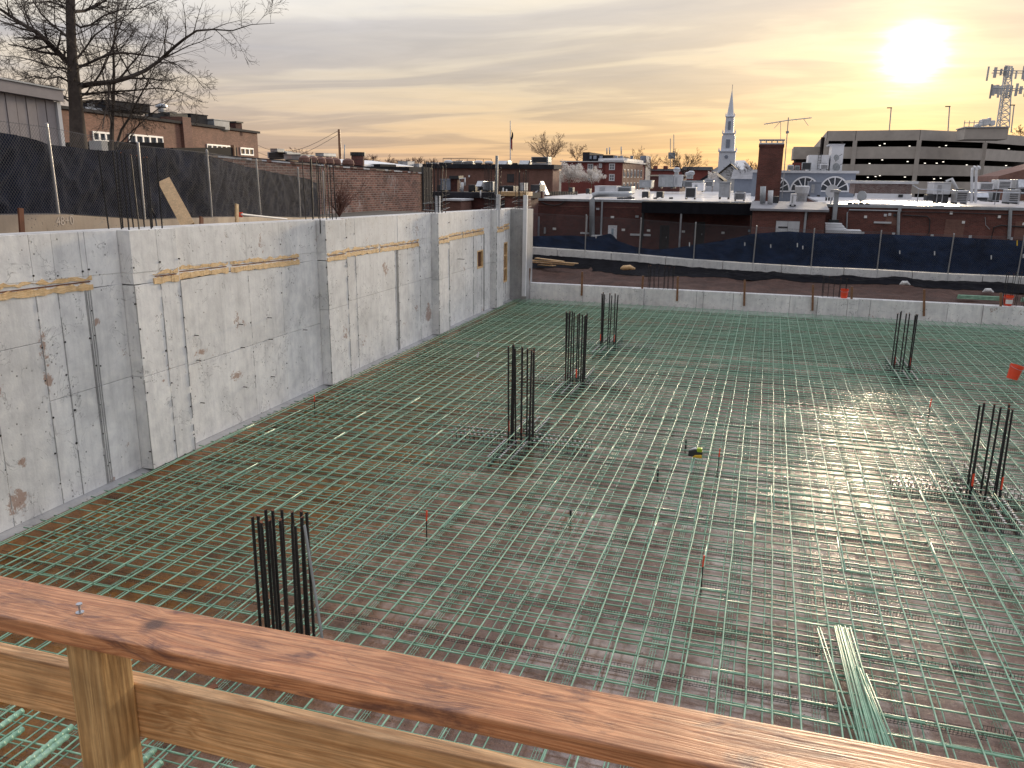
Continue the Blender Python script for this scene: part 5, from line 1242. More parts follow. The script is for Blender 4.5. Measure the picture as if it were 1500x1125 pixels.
# lower left wing
a = P(1163, 214, D=150); b2 = P(1206, 214, D=150)
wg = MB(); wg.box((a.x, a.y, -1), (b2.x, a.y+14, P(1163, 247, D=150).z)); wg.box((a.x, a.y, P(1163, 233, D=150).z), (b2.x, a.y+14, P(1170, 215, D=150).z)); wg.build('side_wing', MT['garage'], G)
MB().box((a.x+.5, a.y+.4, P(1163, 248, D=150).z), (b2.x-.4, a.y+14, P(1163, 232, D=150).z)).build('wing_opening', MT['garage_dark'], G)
MB().box((P(1160, 250, D=149).x, a.y-.5, -1), (b2.x, a.y-.01, P(1163, 238, D=149).z)).build('wing_brick_base', MT['brick_far'], G)
shed_box('stair_tower', G, MT['garage'], 1412, 187, 1478, 204, 138, 6)
shed_box('stair_tower_roof', G, MT['offwhite'], 1413, 185, 1479, 186.9, 137.8, 6.2)
settle(G)
for k, (x0, y0, x1, y1) in enumerate(((1302, 192, 1305.5, 158), (1388, 197, 1391, 156), (1481, 188, 1485.5, 154))):
    t_ = thing('lamp_post', ('left', 'middle', 'right')[k]+' thin lamp post on the garage top deck', 'lamp post'); a = P(x0, y0+6, D=136); b2 = P(x1, y1, D=136); MB().tube([a, b2], .10, 6).build('pole', MT['hvac'], t_); MB().box(b2+Vector((-.65, -.15, -.06)), b2+Vector((.12, .15, .08))).build('lamp_head', MT['hvac_dark'], t_); settle(t_)
t_ = thing('rooftop_equipment', 'white equipment cluster with dishes on the garage stair tower', 'antenna equipment')
for x0, y0, x1, y1 in ((1430, 181, 1440, 185), (1437, 174, 1450, 184), (1447, 172, 1453, 182), (1451, 176, 1459, 184)): shed_box('cabinet', t_, MT['offwhite'], x0, y0, x1, y1, 139, 1.5, bevel=.15)
settle(t_)
t_ = thing('safety_railing', 'thin railing on the left half of the garage stair tower', 'railing')
for px in (1412, 1419, 1426, 1433, 1440): a = P(px, 187, Y=138.5); MB().tube([a, a+Vector((0, 0, 1.0))], .05, 4).build('post', MT['hvac'], t_)
MB().tube([P(1412, 180, Y=138.5), P(1440, 179.5, Y=138.5)], .05, 4).build('top_rail', MT['hvac'], t_); settle(t_)
# cell tower
t_ = thing('cell_tower', 'lattice cell tower crowded with antenna panels above the garage', 'cell tower'); Dt = 140
def tp_(px, py, dy=0): p = P(px, py, D=Dt); return Vector((p.x, p.y+dy, p.z))
legs = [((1459.5, 186), (1473, 96), 0), ((1478.5, 187), (1483, 97), 0), ((1469, 184), (1478, 96), 2.0)]
for a, b2, dy in legs: MB().tube([tp_(*a, dy), tp_(*b2, dy*.5)], .11, 5).build('tower_leg', MT['offwhite'], t_)
def lp(k, s_): a, b2, dy = legs[k]; return tp_(*a, dy).lerp(tp_(*b2, dy*.5), s_)
for i in range(9):
    s0, s1 = i/9, (i+1)/9
    for u, v in ((0, 1), (1, 2), (2, 0)): MB().tube([lp(u, s0), lp(v, s1)], .05, 4).build('brace', MT['offwhite'], t_); MB().tube([lp(v, s0), lp(u, s1)], .05, 4).build('brace', MT['offwhite'], t_); MB().tube([lp(u, s1), lp(v, s1)], .05, 4).build('brace', MT['offwhite'], t_)
for y_, x0, x1, n_ in ((105, 1453, 1506, 9), (131, 1453, 1502, 12)):
    MB().tube([tp_(x0, y_-1, -.8), tp_(x1, y_, -.8)], .08, 5).build('mount_arm', MT['hvac'], t_); MB().tube([tp_(x0+4, y_, 2), tp_(x1-4, y_, 2)], .08, 5).build('mount_arm', MT['hvac'], t_)
    for i in range(n_):
        px = x0+(x1-x0)*i/(n_-1)+R_.uniform(-1, 1); hh = R_.uniform(9, 20)/2 if 0 < i < n_-1 else 10; yc = y_+R_.uniform(-1, 3)
        a = tp_(px, yc-hh, R_.uniform(-1.2, 1.8)); b3 = a-Vector((0.04, 0, 2*hh*Dt/1193)); MB().bar(b3, a, R_.uniform(.25, .5), .22, (0, 1, 0)).build('antenna_panel', MT['offwhite' if R_.random() < .7 else 'hvac'], t_)
settle(t_)

# ---- church
Dc = 260
def cp(px, py, dy=0): p = P(px, py, D=Dc); return Vector((p.x, p.y+dy, p.z))
t_ = thing('church', 'white church with tall pointed steeple on the skyline', 'church')
base = cp(1064.5, 242); cxw, cyw = base.x, base.y
def stage(w0, w1, ya, yb, name='steeple_stage'):
    za, zb = cp(1066, ya).z, cp(1066, yb).z; mb = MB(); a, b2 = w0/2, w1/2
    mb.add([(cxw-a, cyw-a, za), (cxw+a, cyw-a, za), (cxw+a, cyw+a, za), (cxw-a, cyw+a, za), (cxw-b2, cyw-b2, zb), (cxw+b2, cyw-b2, zb), (cxw+b2, cyw+b2, zb), (cxw-b2, cyw+b2, zb)], [(0, 3, 2, 1), (4, 5, 6, 7), (0, 1, 5, 4), (1, 2, 6, 5), (2, 3, 7, 6), (3, 0, 4, 7)]); return mb.build(name, MT['steeple'], t_)
stage(5.1, 5.0, 262, 223); stage(5.6, 5.6, 222.8, 221.4, 'cornice'); stage(4.1, 3.9, 221.2, 200); stage(3.5, 3.4, 199.8, 197, 'pediment'); stage(4.0, 4.0, 196.8, 195.8, 'cornice'); stage(2.7, 2.4, 195.6, 173); stage(2.8, 2.8, 172.8, 172, 'cornice')
za, zb = cp(1066, 171.8).z, cp(1066, 134).z; MB().tube([(cxw, cyw, za), (cxw, cyw, zb)], 1.1, 8, .05).build('spire', MT['steeple'], t_)
MB().tube([(cxw, cyw, zb), (cxw, cyw, zb+1.5)], .08, 5).build('finial', MT['hvac'], t_)
for s_ in (-1, 1):
    for sy in (-1, 1):
        for ww, yy in ((5.3, 221.3), (3.8, 195.7), (2.6, 171.9)): z = cp(1066, yy).z; MB().tube([(cxw+s_*ww/2, cyw+sy*ww/2, z), (cxw+s_*ww/2, cyw+sy*ww/2, z+1.1)], .2, 6, .03).build('corner_finial', MT['steeple'], t_)
MB().box((cxw-.6, cyw-2.2, cp(1066, 217).z), (cxw+.6, cyw-1.9, cp(1066, 205).z)).build('louvre', MT['greypaint'], t_)
MB().box((cxw-.4, cyw-1.45, cp(1066, 191).z), (cxw+.4, cyw-1.2, cp(1066, 179).z)).build('louvre', MT['greypaint'], t_)
MB().tube([(cxw-.2, cyw-2.72, cp(1066, 230).z), (cxw-.2, cyw-2.62, cp(1066, 230).z)], .55, 12).build('round_window', MT['greypaint'], t_)
zr, ze = cp(1066, 236).z, cp(1066, 256).z; nx0, nx1 = cp(1035, 250).x, cp(1112, 250).x
MB().prism([(cxw-7, cyw+2.8, ze), (cxw+7, cyw+2.8, ze), (cxw, cyw+2.8, zr)], (0, 26, 0)).build('nave_roof', MT['offwhite'], t_)
MB().prism([(nx0, cyw+4, ze), (nx1, cyw+4, ze), (nx1-5, cyw+10, zr+.5), (nx0+6, cyw+10, zr+.3)], (0, 8, -1)).build('side_roof', MT['white'], t_)
MB().box((nx0, cyw+3, -2), (nx1, cyw+28, ze)).build('nave_wall', MT['steeple'], t_)
settle(t_)
def house(name, lb, x0, x1, y_ridge, y_eave, D, wall, roof, gable=True, zlow=-2, dep=10):
    a = P(x0, y_eave, D=D); b2 = P(x1, y_eave, D=D); r = P((x0+x1)/2, y_ridge, D=D); Y = a.y; t_ = thing(name, lb, 'house')
    MB().box((a.x, Y, zlow), (b2.x, Y+dep, a.z)).build('wall', MT[wall], t_)
    if gable:
        MB().prism([(a.x, Y+.01, a.z), (b2.x, Y+.01, a.z), ((a.x+b2.x)/2, Y+.01, r.z-.25)], (0, .2, 0)).build('gable', MT[wall], t_)
        m_ = (a.x+b2.x)/2; e = .5
        for s_, xx in ((-1, a.x-e), (1, b2.x+e)): MB().prism([(xx, Y-.4, a.z-.25), (m_, Y-.4, r.z-.05), (m_, Y-.4, r.z+.25), (xx, Y-.4, a.z+.05)], (0, dep+.8, 0)).build('roof', MT[roof], t_)
    else: MB().prism([(a.x-.5, Y-.5, a.z), (a.x-.5, Y+dep, a.z), (a.x-.5, Y+dep/2, r.z)], (b2.x-a.x+1, 0, 0)).build('roof', MT[roof], t_)
    return t_
h_ = house('gabled_house', 'small grey gabled house with dark roof left of the church', 1030, 1056, 253.5, 264, 130, 'offwhite', 'roof_dark')
window_y(h_, 1038, 263, 1044, 271, P(1040, 265, D=130).y-.02, 1, 1, 'offwhite', 'glass'); settle(h_)
h_ = house('gabled_house', 'dark steep roofed house in front of the church nave', 1052, 1086, 241, 257, 190, 'offwhite', 'roof_dark'); settle(h_)
h_ = house('low_house', 'long low house with grey sloping roof between the church and chimney', 1076, 1120, 248, 262, 120, 'greypaint', 'roof_grey', False)
for px in (1084, 1091, 1098): window_y(h_, px, 263, px+6, 272, P(1080, 262, D=120).y-.02, 1, 1, 'offwhite', 'glass')
settle(h_)
h_ = house('red_brick_house', 'low dark brick block behind the white roof, left of the small gabled house', 953, 998, 256, 258, 125, 'brick_dark', 'roof_dark', False); settle(h_)
ac(964, 256, 986, 276, 112, 3, 'wide grey rooftop box behind the white shop roof', 'plain', 'hvac'); ac(936, 264, 954, 276, 110, 3, 'low grey rooftop box left of the wide grey one', 'plain', 'hvac'); ac(986, 256, 999, 276, 113, 2, 'pale weathered cabinet right of the wide grey rooftop box', 'plain', 'offwhite')
ac(1000, 264, 1030, 275, 114, 3, 'grey low unit row beneath the small gabled house', 'fan', 'hvac'); ac(1031, 264, 1045, 274, 108, 2, 'grey fan unit before the gabled house', 'fan', 'galv')
for k, (px, y0, y1) in enumerate(((991, 245, 258), (1008, 252, 262), (1012, 250, 262))): mushroom(px, y0, y1, 118, ('pale roof vent left of the bare tree trunk', 'small roof vent below the bare tree', 'taller roof vent below the bare tree')[k], .5)
# low skyline rows
h_ = house('low_house', 'low dark roofed building on the skyline behind the bare tree', 1000, 1040, 244, 249, 230, 'brick_far', 'roof_dark', False); settle(h_)
h_ = house('low_house', 'low brown building with small chimneys far behind the brick block', 953, 1003, 247, 250, 300, 'brick_far', 'roof_dark', False)
for px in (960, 975, 992): a = P(px, 243, D=302); MB().box(a-Vector((.8, 0, 3)), a+Vector((.8, 1.4, 0))).build('chimney', MT['brick_far'], h_)
settle(h_)

# ---- three storey brick block, centre
Dm = 155
t_ = thing('brick_apartment_block', 'three storey red brick block with dark mansard top behind the blossom trees', 'building')
def mp_(px, py, D=Dm): return P(px, py, D=D)
a = mp_(886, 267); b2 = mp_(915, 238); YM = a.y
MB().box((a.x, YM, -1), (b2.x, YM+30, b2.z)).build('wall', MT['brick_far'], t_)
l0 = mp_(814, 260); MB().box((l0.x, YM+2, -1), (a.x-.01, YM+20, mp_(850, 237).z)).build('wall', MT['brick_far'], t_)
MB().box((l0.x-.3, YM+1.6, mp_(850, 237).z), (a.x-.02, YM+20, mp_(850, 235.6).z)).build('cornice', MT['offwhite'], t_)
MB().box((a.x-.3, YM-.4, b2.z), (b2.x+.3, YM+30, b2.z+.35)).build('cornice', MT['offwhite'], t_)
# angled right face, farther end to the right
p0 = Vector((b2.x, YM, 0)); e = mp_(941, 258, 176); p1 = Vector((e.x, e.y, 0)); zc = b2.z
MB().prism([p0+Vector((0, 0, -1)), p1+Vector((0, 0, -1)), p1+Vector((0, 0, zc)), p0+Vector((0, 0, zc))], Vector((-6, 6, 0))).build('wall', MT['brick_orange_or_lit'], t_)  # orange tone paints in the light falling on this face
MB().prism([p0+Vector((.1, -.1, zc)), p1+Vector((.1, -.1, zc)), p1+Vector((.1, -.1, zc+.8)), p0+Vector((.1, -.1, zc+.8))], Vector((-6, 6, 0))).build('cornice', MT['white'], t_)
d = (p1-p0); n = Vector((d.y, -d.x, 0)).normalized()
if n.dot(p0) > 0: n = -n
for fl in range(3):
    for i in range(6):
        f = (i+.5)/6; c = p0+d*f+n*.05+Vector((0, 0, zc-2.0-2.5*fl)); dd_ = d.normalized()
        w_ = MB().prism([c-dd_*.9+Vector((0, 0, -.8)), c+dd_*.9+Vector((0, 0, -.8)), c+dd_*.9+Vector((0, 0, .8)), c-dd_*.9+Vector((0, 0, .8))], -n*.04).build('window', MT['offwhite'], t_)
        c += n*.03; MB().prism([c-dd_*.65+Vector((0, 0, -.6)), c+dd_*.65+Vector((0, 0, -.6)), c+dd_*.65+Vector((0, 0, .6)), c-dd_*.65+Vector((0, 0, .6))], -n*.02).build('pane', MT['glass'], w_)
m0 = mp_(843, 236); m1 = mp_(937, 224, 165); MB().box((m0.x, YM+6, m0.z-1), (m1.x-4, YM+26, mp_(870, 226).z)).build('mansard', MT['roof_dark'], t_)
MB().box((m0.x, YM+5.5, mp_(843, 224).z-1.5), (mp_(855, 224).x, YM+20, mp_(843, 221.5).z)).build('roof_block', MT['roof_dark'], t_)
for px in (862, 869, 878, 900, 908, 923): shed_box('dormer', t_, MT['greypaint'], px, 228, px+4.5, 233, YM+5.6, .35)
c = mp_(938, 228, 180); c2 = mp_(947, 228, 180); MB().box((c.x, c.y, -1), (c2.x, c.y+8, c.z)).build('end_wall', MT['greypaint'], t_)
for x0, y0, x1, y1 in ((892, 239.5, 901, 249), (892, 255, 900.5, 265), (877, 239.5, 882, 246)): window_y(t_, x0, y0, x1, y1, YM-.02 if x0 > 885 else YM+1.98, 2, 2, 'white', 'glass_far', .18)
for x0, y0, x1, y1 in ((860.5, 240, 869, 249), (843, 240, 850, 248), (860.5, 255, 869, 264)): window_y(t_, x0, y0, x1, y1, YM+1.98, 2, 2, 'offwhite', 'glass_far', .18)
settle(t_)
for k, px in enumerate((889, 893, 910)): pipe([P(px, 226, D=165), P(px, 217-k, D=165)], .12, 'hvac', 'roof_pipe', ('first', 'second', 'third')[k]+' thin pipe from the left on the dark roof of the brick block', 'pipe')

# ---- brown brick building with many roof units, centre left
YF = 104; zF = P(730, 247, Y=YF).z; f0 = P(560, 247, Y=YF).x; f1 = P(809, 247, Y=YF).x
t_ = thing('brown_brick_building', 'long brown brick building with dark roof edge beyond the tall wall', 'building')
MB().box((f0, YF, -.4), (f1, YF+3.6, zF)).build('wall', MT['brick_brown'], t_)
MB().box((f0, YF-.3, zF), (f1+.3, YF+3.8, zF+.55)).build('roof_edge', MT['roof_dark'], t_)
MB().box((f1+.002, YF+.1, -.4), (f1+.06, YF+3.5, zF-.2)).build('side_wall', MT['brick_orange_or_lit'], t_)
window_y(t_, 743, 255, 753, 267, YF-.02, 3, 2, 'hvac_dark', 'glass', .12); MB().box(P(686, 259.5, Y=YF-.2), P(688.5, 256.5, Y=YF-.1)).build('wall_lamp', MT['white'], t_)
settle(t_)
rl = [(624, 238, 640, 245, 'plain', 'offwhite', 'low pale unit, leftmost on the brown brick building roof'), (643, 237, 650, 245, 'dark', 'hvac', 'small unit with two dark fans on the brown brick roof'), (663, 235, 677, 245, 'fan', 'galv', 'left half of the long silver condenser row on the brown brick roof'), (678, 235.5, 692, 245, 'fan', 'galv', 'right half of the long silver condenser row on the brown brick roof'),
      (730, 234.5, 744, 245.5, 'hood', 'galv', 'silver hooded unit right of the tall post on the brown brick roof'), (750, 238, 758, 246, 'dark', 'hvac_dark', 'black box near the flagpole on the brown brick roof'), (761, 234, 776, 246, 'hood', 'galv', 'silver rounded unit right of the flagpole'), (778, 229, 803, 239, 'dark', 'hvac', 'large unit with black louvre at the right end of the brown brick roof'), (779, 238.5, 803, 246, 'plain', 'offwhite', 'white base housing beneath the large louvred unit')]
for x0, y0, x1, y1, st, mt_, lb in rl: ac(x0, y0, x1, y1, YF+.9, 1.8, lb, st, mt_)
for k, px in enumerate((657, 701, 716)): mushroom(px, 234.5+.5*k, 245, YF+1.5, ('left', 'middle', 'right')[k]+' white mushroom vent on the brown brick roof', .62, 'offwhite')
t_ = thing('roof_railing', 'thin railing line above the brown brick roof units', 'railing')
MB().tube([P(649, 232, Y=YF+8), P(720, 233, Y=YF+8)], .04, 4).build('top_rail', MT['hvac_dark'], t_)
for i in range(7): a = P(649+i*11.8, 232+.17*i, Y=YF+8); MB().tube([a, (a.x, a.y, zF+.5)], .035, 4).build('post', MT['hvac_dark'], t_)
settle(t_)
t_ = thing('flagpole', 'thin flagpole with drooping flag on the skyline', 'flagpole'); a = P(748, 244, D=140); b2 = P(747.5, 177, D=140)
MB().tube([a-Vector((0, 0, 5)), b2], .13, 6, .07).build('pole', MT['offwhite'], t_)
fl = MB(); hz0 = P(748, 190, D=140); fl.cur = 0
def flag(u, v): return (hz0.x+.08+.30*u*(1-.3*v)+.1*math.sin(v*9), hz0.y+.12*math.sin(u*8+v*4), hz0.z-3.1*v-.5*u)
grid_mesh(flag, 8, 14).build('flag', MT['flag'] if 'flag' in MT else MT['roof_dark'], t_)
MT['flagred'] = simple('red_flag_cloth', (.3, .05, .05), .8)
fo = grid_mesh(lambda u, v: (hz0.x+.10+.28*u, hz0.y-.12, hz0.z-1.5-1.5*v-.3*u), 4, 6).build('flag_stripe', MT['flagred'], t_); settle(t_)
t_ = thing('radio_mast', 'thin twin radio mast above the bare skyline tree', 'mast')
for px, y0 in ((982, 203), (987, 197)): MB().tube([P(px, 245, D=210), P(px, y0, D=210)], .09, 4).build('pole', MT['hvac'], t_)
for i in range(5): MB().box(P(980+i*2, 228, D=209)-Vector((.2, 0, .8)), P(980+i*2, 228, D=209)+Vector((.2, .2, .8))).build('antenna', MT['hvac'], t_)
settle(t_)

# ---- nearer low buildings behind the tall wall (dark roof and brick)
YG = 68
t_ = thing('dark_roofed_shop', 'low brick shop with dark flat roof just beyond the tall wall', 'building')
g0 = P(628, 285, Y=YG).x; g1 = P(768, 285, Y=YG).x; gz = P(700, 282, Y=YG).z
MB().box((g0, YG, -.4), (g1, YG+4.5, gz-.45)).build('wall', MT['brick_dark'], t_); MB().box((g0-.2, YG-.3, gz-.449), (g1+.2, YG+4.6, gz)).build('roof', MT['roof_dark'], t_)
window_y(t_, 676, 299, 685, 308, YG-.02, 2, 1, 'black', 'glass', .08); settle(t_)
t_ = thing('brick_extension', 'small brown brick extension with pale coping behind the third bar cluster', 'building')
shed_box('wall', t_, MT['brick_brown'], 648, 294, 675, 312, YG-3, 2.6, 0); shed_box('coping', t_, MT['offwhite'], 646, 291.8, 676, 293.8, YG-3.2, 3); settle(t_)
t_ = thing('brick_extension', 'brick extension with yellowish coping left of the far corner pier', 'building')
shed_box('wall', t_, MT['brick_red'], 729, 287, 770, 315, YG-2, 1.6, 0); shed_box('coping', t_, MT['plank'], 728, 281.5, 771, 286.8, YG-2.2, 1.9); window_y(t_, 734.5, 292.5, 739.5, 304, YG-2.02, 1, 2, 'black', 'glass', .08); settle(t_)
ac(645, 262, 659, 281, YG+2, 1.4, 'blue grey cabinet on the dark roofed shop', 'plain', 'greypaint')
t_ = thing('brick_chimney', 'squat brick chimney with wide dark cap on the dark roofed shop', 'chimney'); shed_box('shaft', t_, MT['brick_dark'], 660, 262, 670, 281, YG+2.2, .9); shed_box('cap', t_, MT['hvac_dark'], 658, 257.5, 672, 261.8, YG+2, 1.2); settle(t_)
pipe([q(674, 280, YG+2), q(674, 262, YG+2), q(681, 261, YG+2), q(681, 272, YG+2)], .08, 'offwhite', 'bent_pipe', 'pale bent pipe right of the squat brick chimney')
pipe([q(677, 281, YG+1.6), q(677, 267, YG+1.6)], .14, 'offwhite', 'vent_pipe', 'short pale vent pipe on the dark roofed shop')
ac(686, 270, 696, 281, YG+2, 1.2, 'black condenser on the dark roofed shop', 'dark', 'hvac_dark'); ac(699, 264, 708, 280, YG+2, 1.2, 'silver round topped unit on the dark roofed shop', 'hood', 'galv')
ac(731, 272, 752, 281, YG+3, 1.6, 'low dark condenser row right of the tall post', 'fan', 'hvac_dark'); ac(760, 268, 768, 281, YG+2, 1.2, 'pale narrow unit near the corner pier dowels', 'plain', 'offwhite')
ac(640, 270, 646, 281, YG+3, 1, 'dark narrow unit left of the blue grey cabinet', 'dark', 'hvac_dark'); ac(712, 266, 722, 281, YG+3, 1.2, 'grey cabinet left of the tall post', 'plain', 'hvac')
for k, (px, y0) in enumerate(((737, 275), (742, 277), (704, 279))): pipe([q(px, 290, YG-1), q(px, y0, YG-1)], .06, 'offwhite', 'vent_pipe', ('first', 'second', 'third')[k]+' thin pale pipe above the brick extension')

# ---- old brick side wall on the left
XO = P(620, 254, D=47).x
t_ = thing('old_brick_building', 'weathered old brick side wall with white efflorescence beyond the black fabric', 'building')
t0 = P(300, 229, X=XO-2.2); t1 = P(352, 233.5, X=XO-1.8); t2 = P(480, 244, X=XO-.9); t3 = P(619, 254.5, X=XO)
tops = [t0, t1, t2, t3]
for a, b2 in zip(tops, tops[1:]): MB().prism([(a.x, a.y, -.4), (b2.x, b2.y, -.4), (b2.x, b2.y, b2.z), (a.x, a.y, a.z)], (-.35, 0, 0)).build('wall', MT['brick_old'], t_)
MB().prism([(t3.x-.36, t3.y-.3, -.4), (t3.x-.36, t3.y, -.4), (t3.x-.36, t3.y, t3.z), (t3.x-.36, t3.y-.3, t3.z)], (-9, 0, 0)).build('end_wall', MT['brick_dark'], t_)
for a, b2 in zip(tops, tops[1:]):
    n_ = int((b2.y-a.y)/.3)+1
    for i in range(n_):
        p = a.lerp(b2, i/n_); p2 = a.lerp(b2, (i+.96)/n_); MB().prism([p+Vector((.06, 0, .0)), p2+Vector((.06, 0, 0)), p2+Vector((.06, 0, .05+.03*R_.random())), p+Vector((.06, 0, .05+.03*R_.random()))], (-.5, 0, 0)).build('coping_stone', MT[R_.choice(('offwhite', 'conc_tan', 'conc_top', 'brick_brown'))], t_)
    MB().prism([a+Vector((-.6, 0, -.25)), b2+Vector((-.6, 0, -.25)), b2+Vector((-.6, 0, .16)), a+Vector((-.6, 0, .16))], (-7, 0, 0)).build('roof', MT['roof_dark'], t_)
MB().tube([Vector((t3.x+.1, t3.y-.15, 4)), Vector((t3.x+.1, t3.y-.15, t3.z+.4))], .09, 6).build('downpipe', MT['hvac_dark'], t_)
settle(t_)
# round vents along the roof
for i, px in enumerate((446, 458, 469, 481, 491, 510)):
    c = P(px, 235+i*.75, X=XO-2.0); s_ = .24+.008*i; g_ = thing('turbine_vent', ('first', 'second', 'third', 'fourth', 'fifth', 'rightmost')[i]+' dark round turbine vent in the row on the old brick building', 'roof vent', 'turbine vents on the old brick building', c-Vector((0, 0, .35)))
    MB().tube([(0, 0, -.1), (0, 0, .15)], s_*.7, 10).build('neck', MT['hvac_dark'], g_); MB().tube([(0, 0, .15), (0, 0, .3), (0, 0, .48), (0, 0, .58)], [s_*.9, s_*1.15, s_, s_*.4], 12).build('turbine', MT['brick_brown'], g_)
ac(392, 222, 420, 233, 58, 2, 'dark grey long unit behind the old brick wall, left of the turbine vents', 'dark', 'hvac'); ac(396, 217.5, 406, 223, 57, 1, 'small cube unit on top of the long dark grey unit', 'plain', 'hvac')
ac(416, 226, 440, 235, 56, 2, 'low dark housing right of the long dark grey unit', 'plain', 'hvac'); ac(462, 224, 474, 229, 60, 2, 'small grey box unit above the turbine vents', 'plain', 'hvac'); ac(407, 221, 418, 226, 59, 1, 'stepped small unit between the two dark housings', 'fan', 'hvac')
t_ = thing('white_roof_slab', 'pale sloping membrane roof behind the turbine vents', 'roof'); a = P(440, 230.5, D=62); b2 = P(512, 240, D=62); MB().prism([a, b2, b2-Vector((0, 0, 1.6)), a-Vector((0, 0, 1.6))], (0, 12, 0)).build('membrane', MT['white'], t_); settle(t_)
t_ = thing('low_dark_roof', 'low dark flat roof beyond the end of the old brick wall', 'roof')
a = P(505, 243.5, D=56); b2 = P(612, 245, D=56); MB().box((a.x, a.y, 4.0), (b2.x, a.y+4, a.z)).build('body', MT['roof_dark'], t_); MB().box((a.x+.2, a.y+.3, -.4), (b2.x-.6, a.y+3.8, 4.0)).build('wall', MT['brick_dark'], t_); a = P(535, 240, D=66); b2 = P(560, 243, D=66); MB().box((a.x, a.y, 3), (b2.x, a.y+3, a.z)).build('hatch', MT['roof_dark'], t_); settle(t_)
t_ = thing('round_chimney', 'short dark round brick chimney right of the utility pole', 'chimney'); a = P(524, 245, D=60); b2 = P(524, 223, D=60); MB().tube([a, b2-Vector((0, 0, .25))], .48, 12).build('shaft', MT['brick_dark'], t_); MB().tube([b2-Vector((0, 0, .249)), b2], .55, 12).build('rim', MT['hvac_dark'], t_); settle(t_)
ac(583, 236, 597, 243, 92, 2, 'pale flat unit right of the round chimney, before the bushes', 'plain', 'offwhite'); ac(607, 250.5-11, 614, 246, 94, 1, 'tiny pale unit left of the brown brick roof units', 'plain', 'offwhite')
t_ = thing('utility_pole', 'thin brown utility pole with sagging wires on the left skyline', 'utility pole'); a = P(499, 238, D=75); b2 = P(496.5, 189.5, D=75)
MB().tube([a-Vector((0, 0, 3)), b2], .17, 7, .12).build('pole', MT['stake'], t_)
for y_ in (191, 196.5):
    s_ = P(496.5, y_, D=75); e = P(360, 214 if y_ > 195 else 203, D=110); pts = [s_.lerp(e, i/12)-Vector((0, 0, 1.8*math.sin(math.pi*i/12))) for i in range(13)]; MB().tube(pts, .025, 3).build('wire', MT['hvac_dark'], t_)
settle(t_)
pipe([P(504, 236, D=70), P(505, 212, D=70)], .05, 'hvac', 'roof_antenna', 'thin faint antenna just right of the utility pole', 'antenna')

# ---- long brick building behind the tree
L0, L1 = P(121, 167, D=38.6), P(377, 201, D=58)
t_ = thing('long_brick_building', 'long tan red brick building with white framed windows behind the bare tree', 'building')
L00 = L0+(L0-L1)*.25; zL = 8.75; dL = Vector((L1.x-L00.x, L1.y-L00.y, 0)); uL = dL.normalized(); nL = Vector((-uL.y, uL.x, 0))
if nL.x > 0: nL = -nL
pa, pb = Vector((L00.x, L00.y, 0)), Vector((L1.x, L1.y, 0))
def zl(px_f): return zL
MB().prism([pa+Vector((0, 0, 3.4)), pb+Vector((0, 0, 3.4)), pb+Vector((0, 0, zL)), pa+Vector((0, 0, zL))], nL*14).build('wall', MT['brick_orange_or_lit'], t_)
MB().prism([pa-nL*.15+Vector((0, 0, zL)), pb-nL*.15+uL*.2+Vector((0, 0, zL)), pb-nL*.15+uL*.2+Vector((0, 0, zL+.14)), pa-nL*.15+Vector((0, 0, zL+.14))], nL*14.3).build('roof_edge', MT['roof_dark'], t_)
def on_face(px, py):
    """point where a sight line meets the long facade"""
    r = ROT @ _cd(px, py); n = nL; k = (pa-CAM).dot(n)/r.dot(n); return CAM+r*k
def face_window(px0, px1, yt, yb, n_):
    a = on_face(px0, yt); b2 = on_face(px1, yt); zb = on_face(px0, yb).z; za = (a.z+b2.z)/2
    a = Vector((a.x, a.y, 0)); b2 = Vector((b2.x, b2.y, 0)); mb = MB(); o_ = -nL*.06; Ln = (b2-a).length; u = uL
    def rect_(s0, s1, z0, z1, off, th): p = a+u*s0-nL*off; q_ = a+u*s1-nL*off; mb.prism([p+Vector((0, 0, z0)), q_+Vector((0, 0, z0)), q_+Vector((0, 0, z1)), p+Vector((0, 0, z1))], nL*th)
    rect_(0, Ln, za-.09, za, .07, .06); rect_(0, Ln, zb, zb+.09, .07, .06)
    for i in range(n_+1): s = Ln*i/n_; rect_(max(0, s-.07), min(Ln, s+.07), zb+.092, za-.092, .066, .055)
    w_ = mb.build('window', MT['white'], t_); mb = MB(); rect_(.02, Ln-.02, zb+.02, za-.02, .01, .008); mb.build('pane', MT['glass'], w_)
face_window(134, 162, 193, 207, 3); face_window(187, 237, 198, 211, 5); face_window(302, 337, 212, 220, 5); face_window(351, 370, 216.5, 227, 3)
c = on_face(270, 188); c = Vector((c.x, c.y, 0)); MB().prism([c-uL*.5-nL*.2+Vector((0, 0, 3.5)), c+uL*.5-nL*.2+Vector((0, 0, 3.5)), c+uL*.5-nL*.2+Vector((0, 0, 9.15)), c-uL*.5-nL*.2+Vector((0, 0, 9.15))], nL*1.6).build('chimney_breast', MT['brick_brown'], t_)
settle(t_)
def on_roof(px, py0, py1, wpx, lb, mat, style, D, dep=1.6):
    a = P(px, py1, D=D); return ac(px-wpx/2, py0, px+wpx/2, py1, a.y, dep, lb, style, mat)
on_roof(298, 174, 191, 30, 'dark grey metal box on the long brick building roof', 'hvac', 'plain', 52)
t_ = thing('brick_chimney', 'square brick chimney near the right end of the long brick building', 'chimney'); a = P(338, 198, D=55); shed_box('shaft', t_, MT['brick_dark'], 332, 180, 345, 198, a.y, .7); shed_box('cap', t_, MT['hvac_dark'], 331, 177.5, 346, 179.8, a.y-.05, .8); settle(t_)
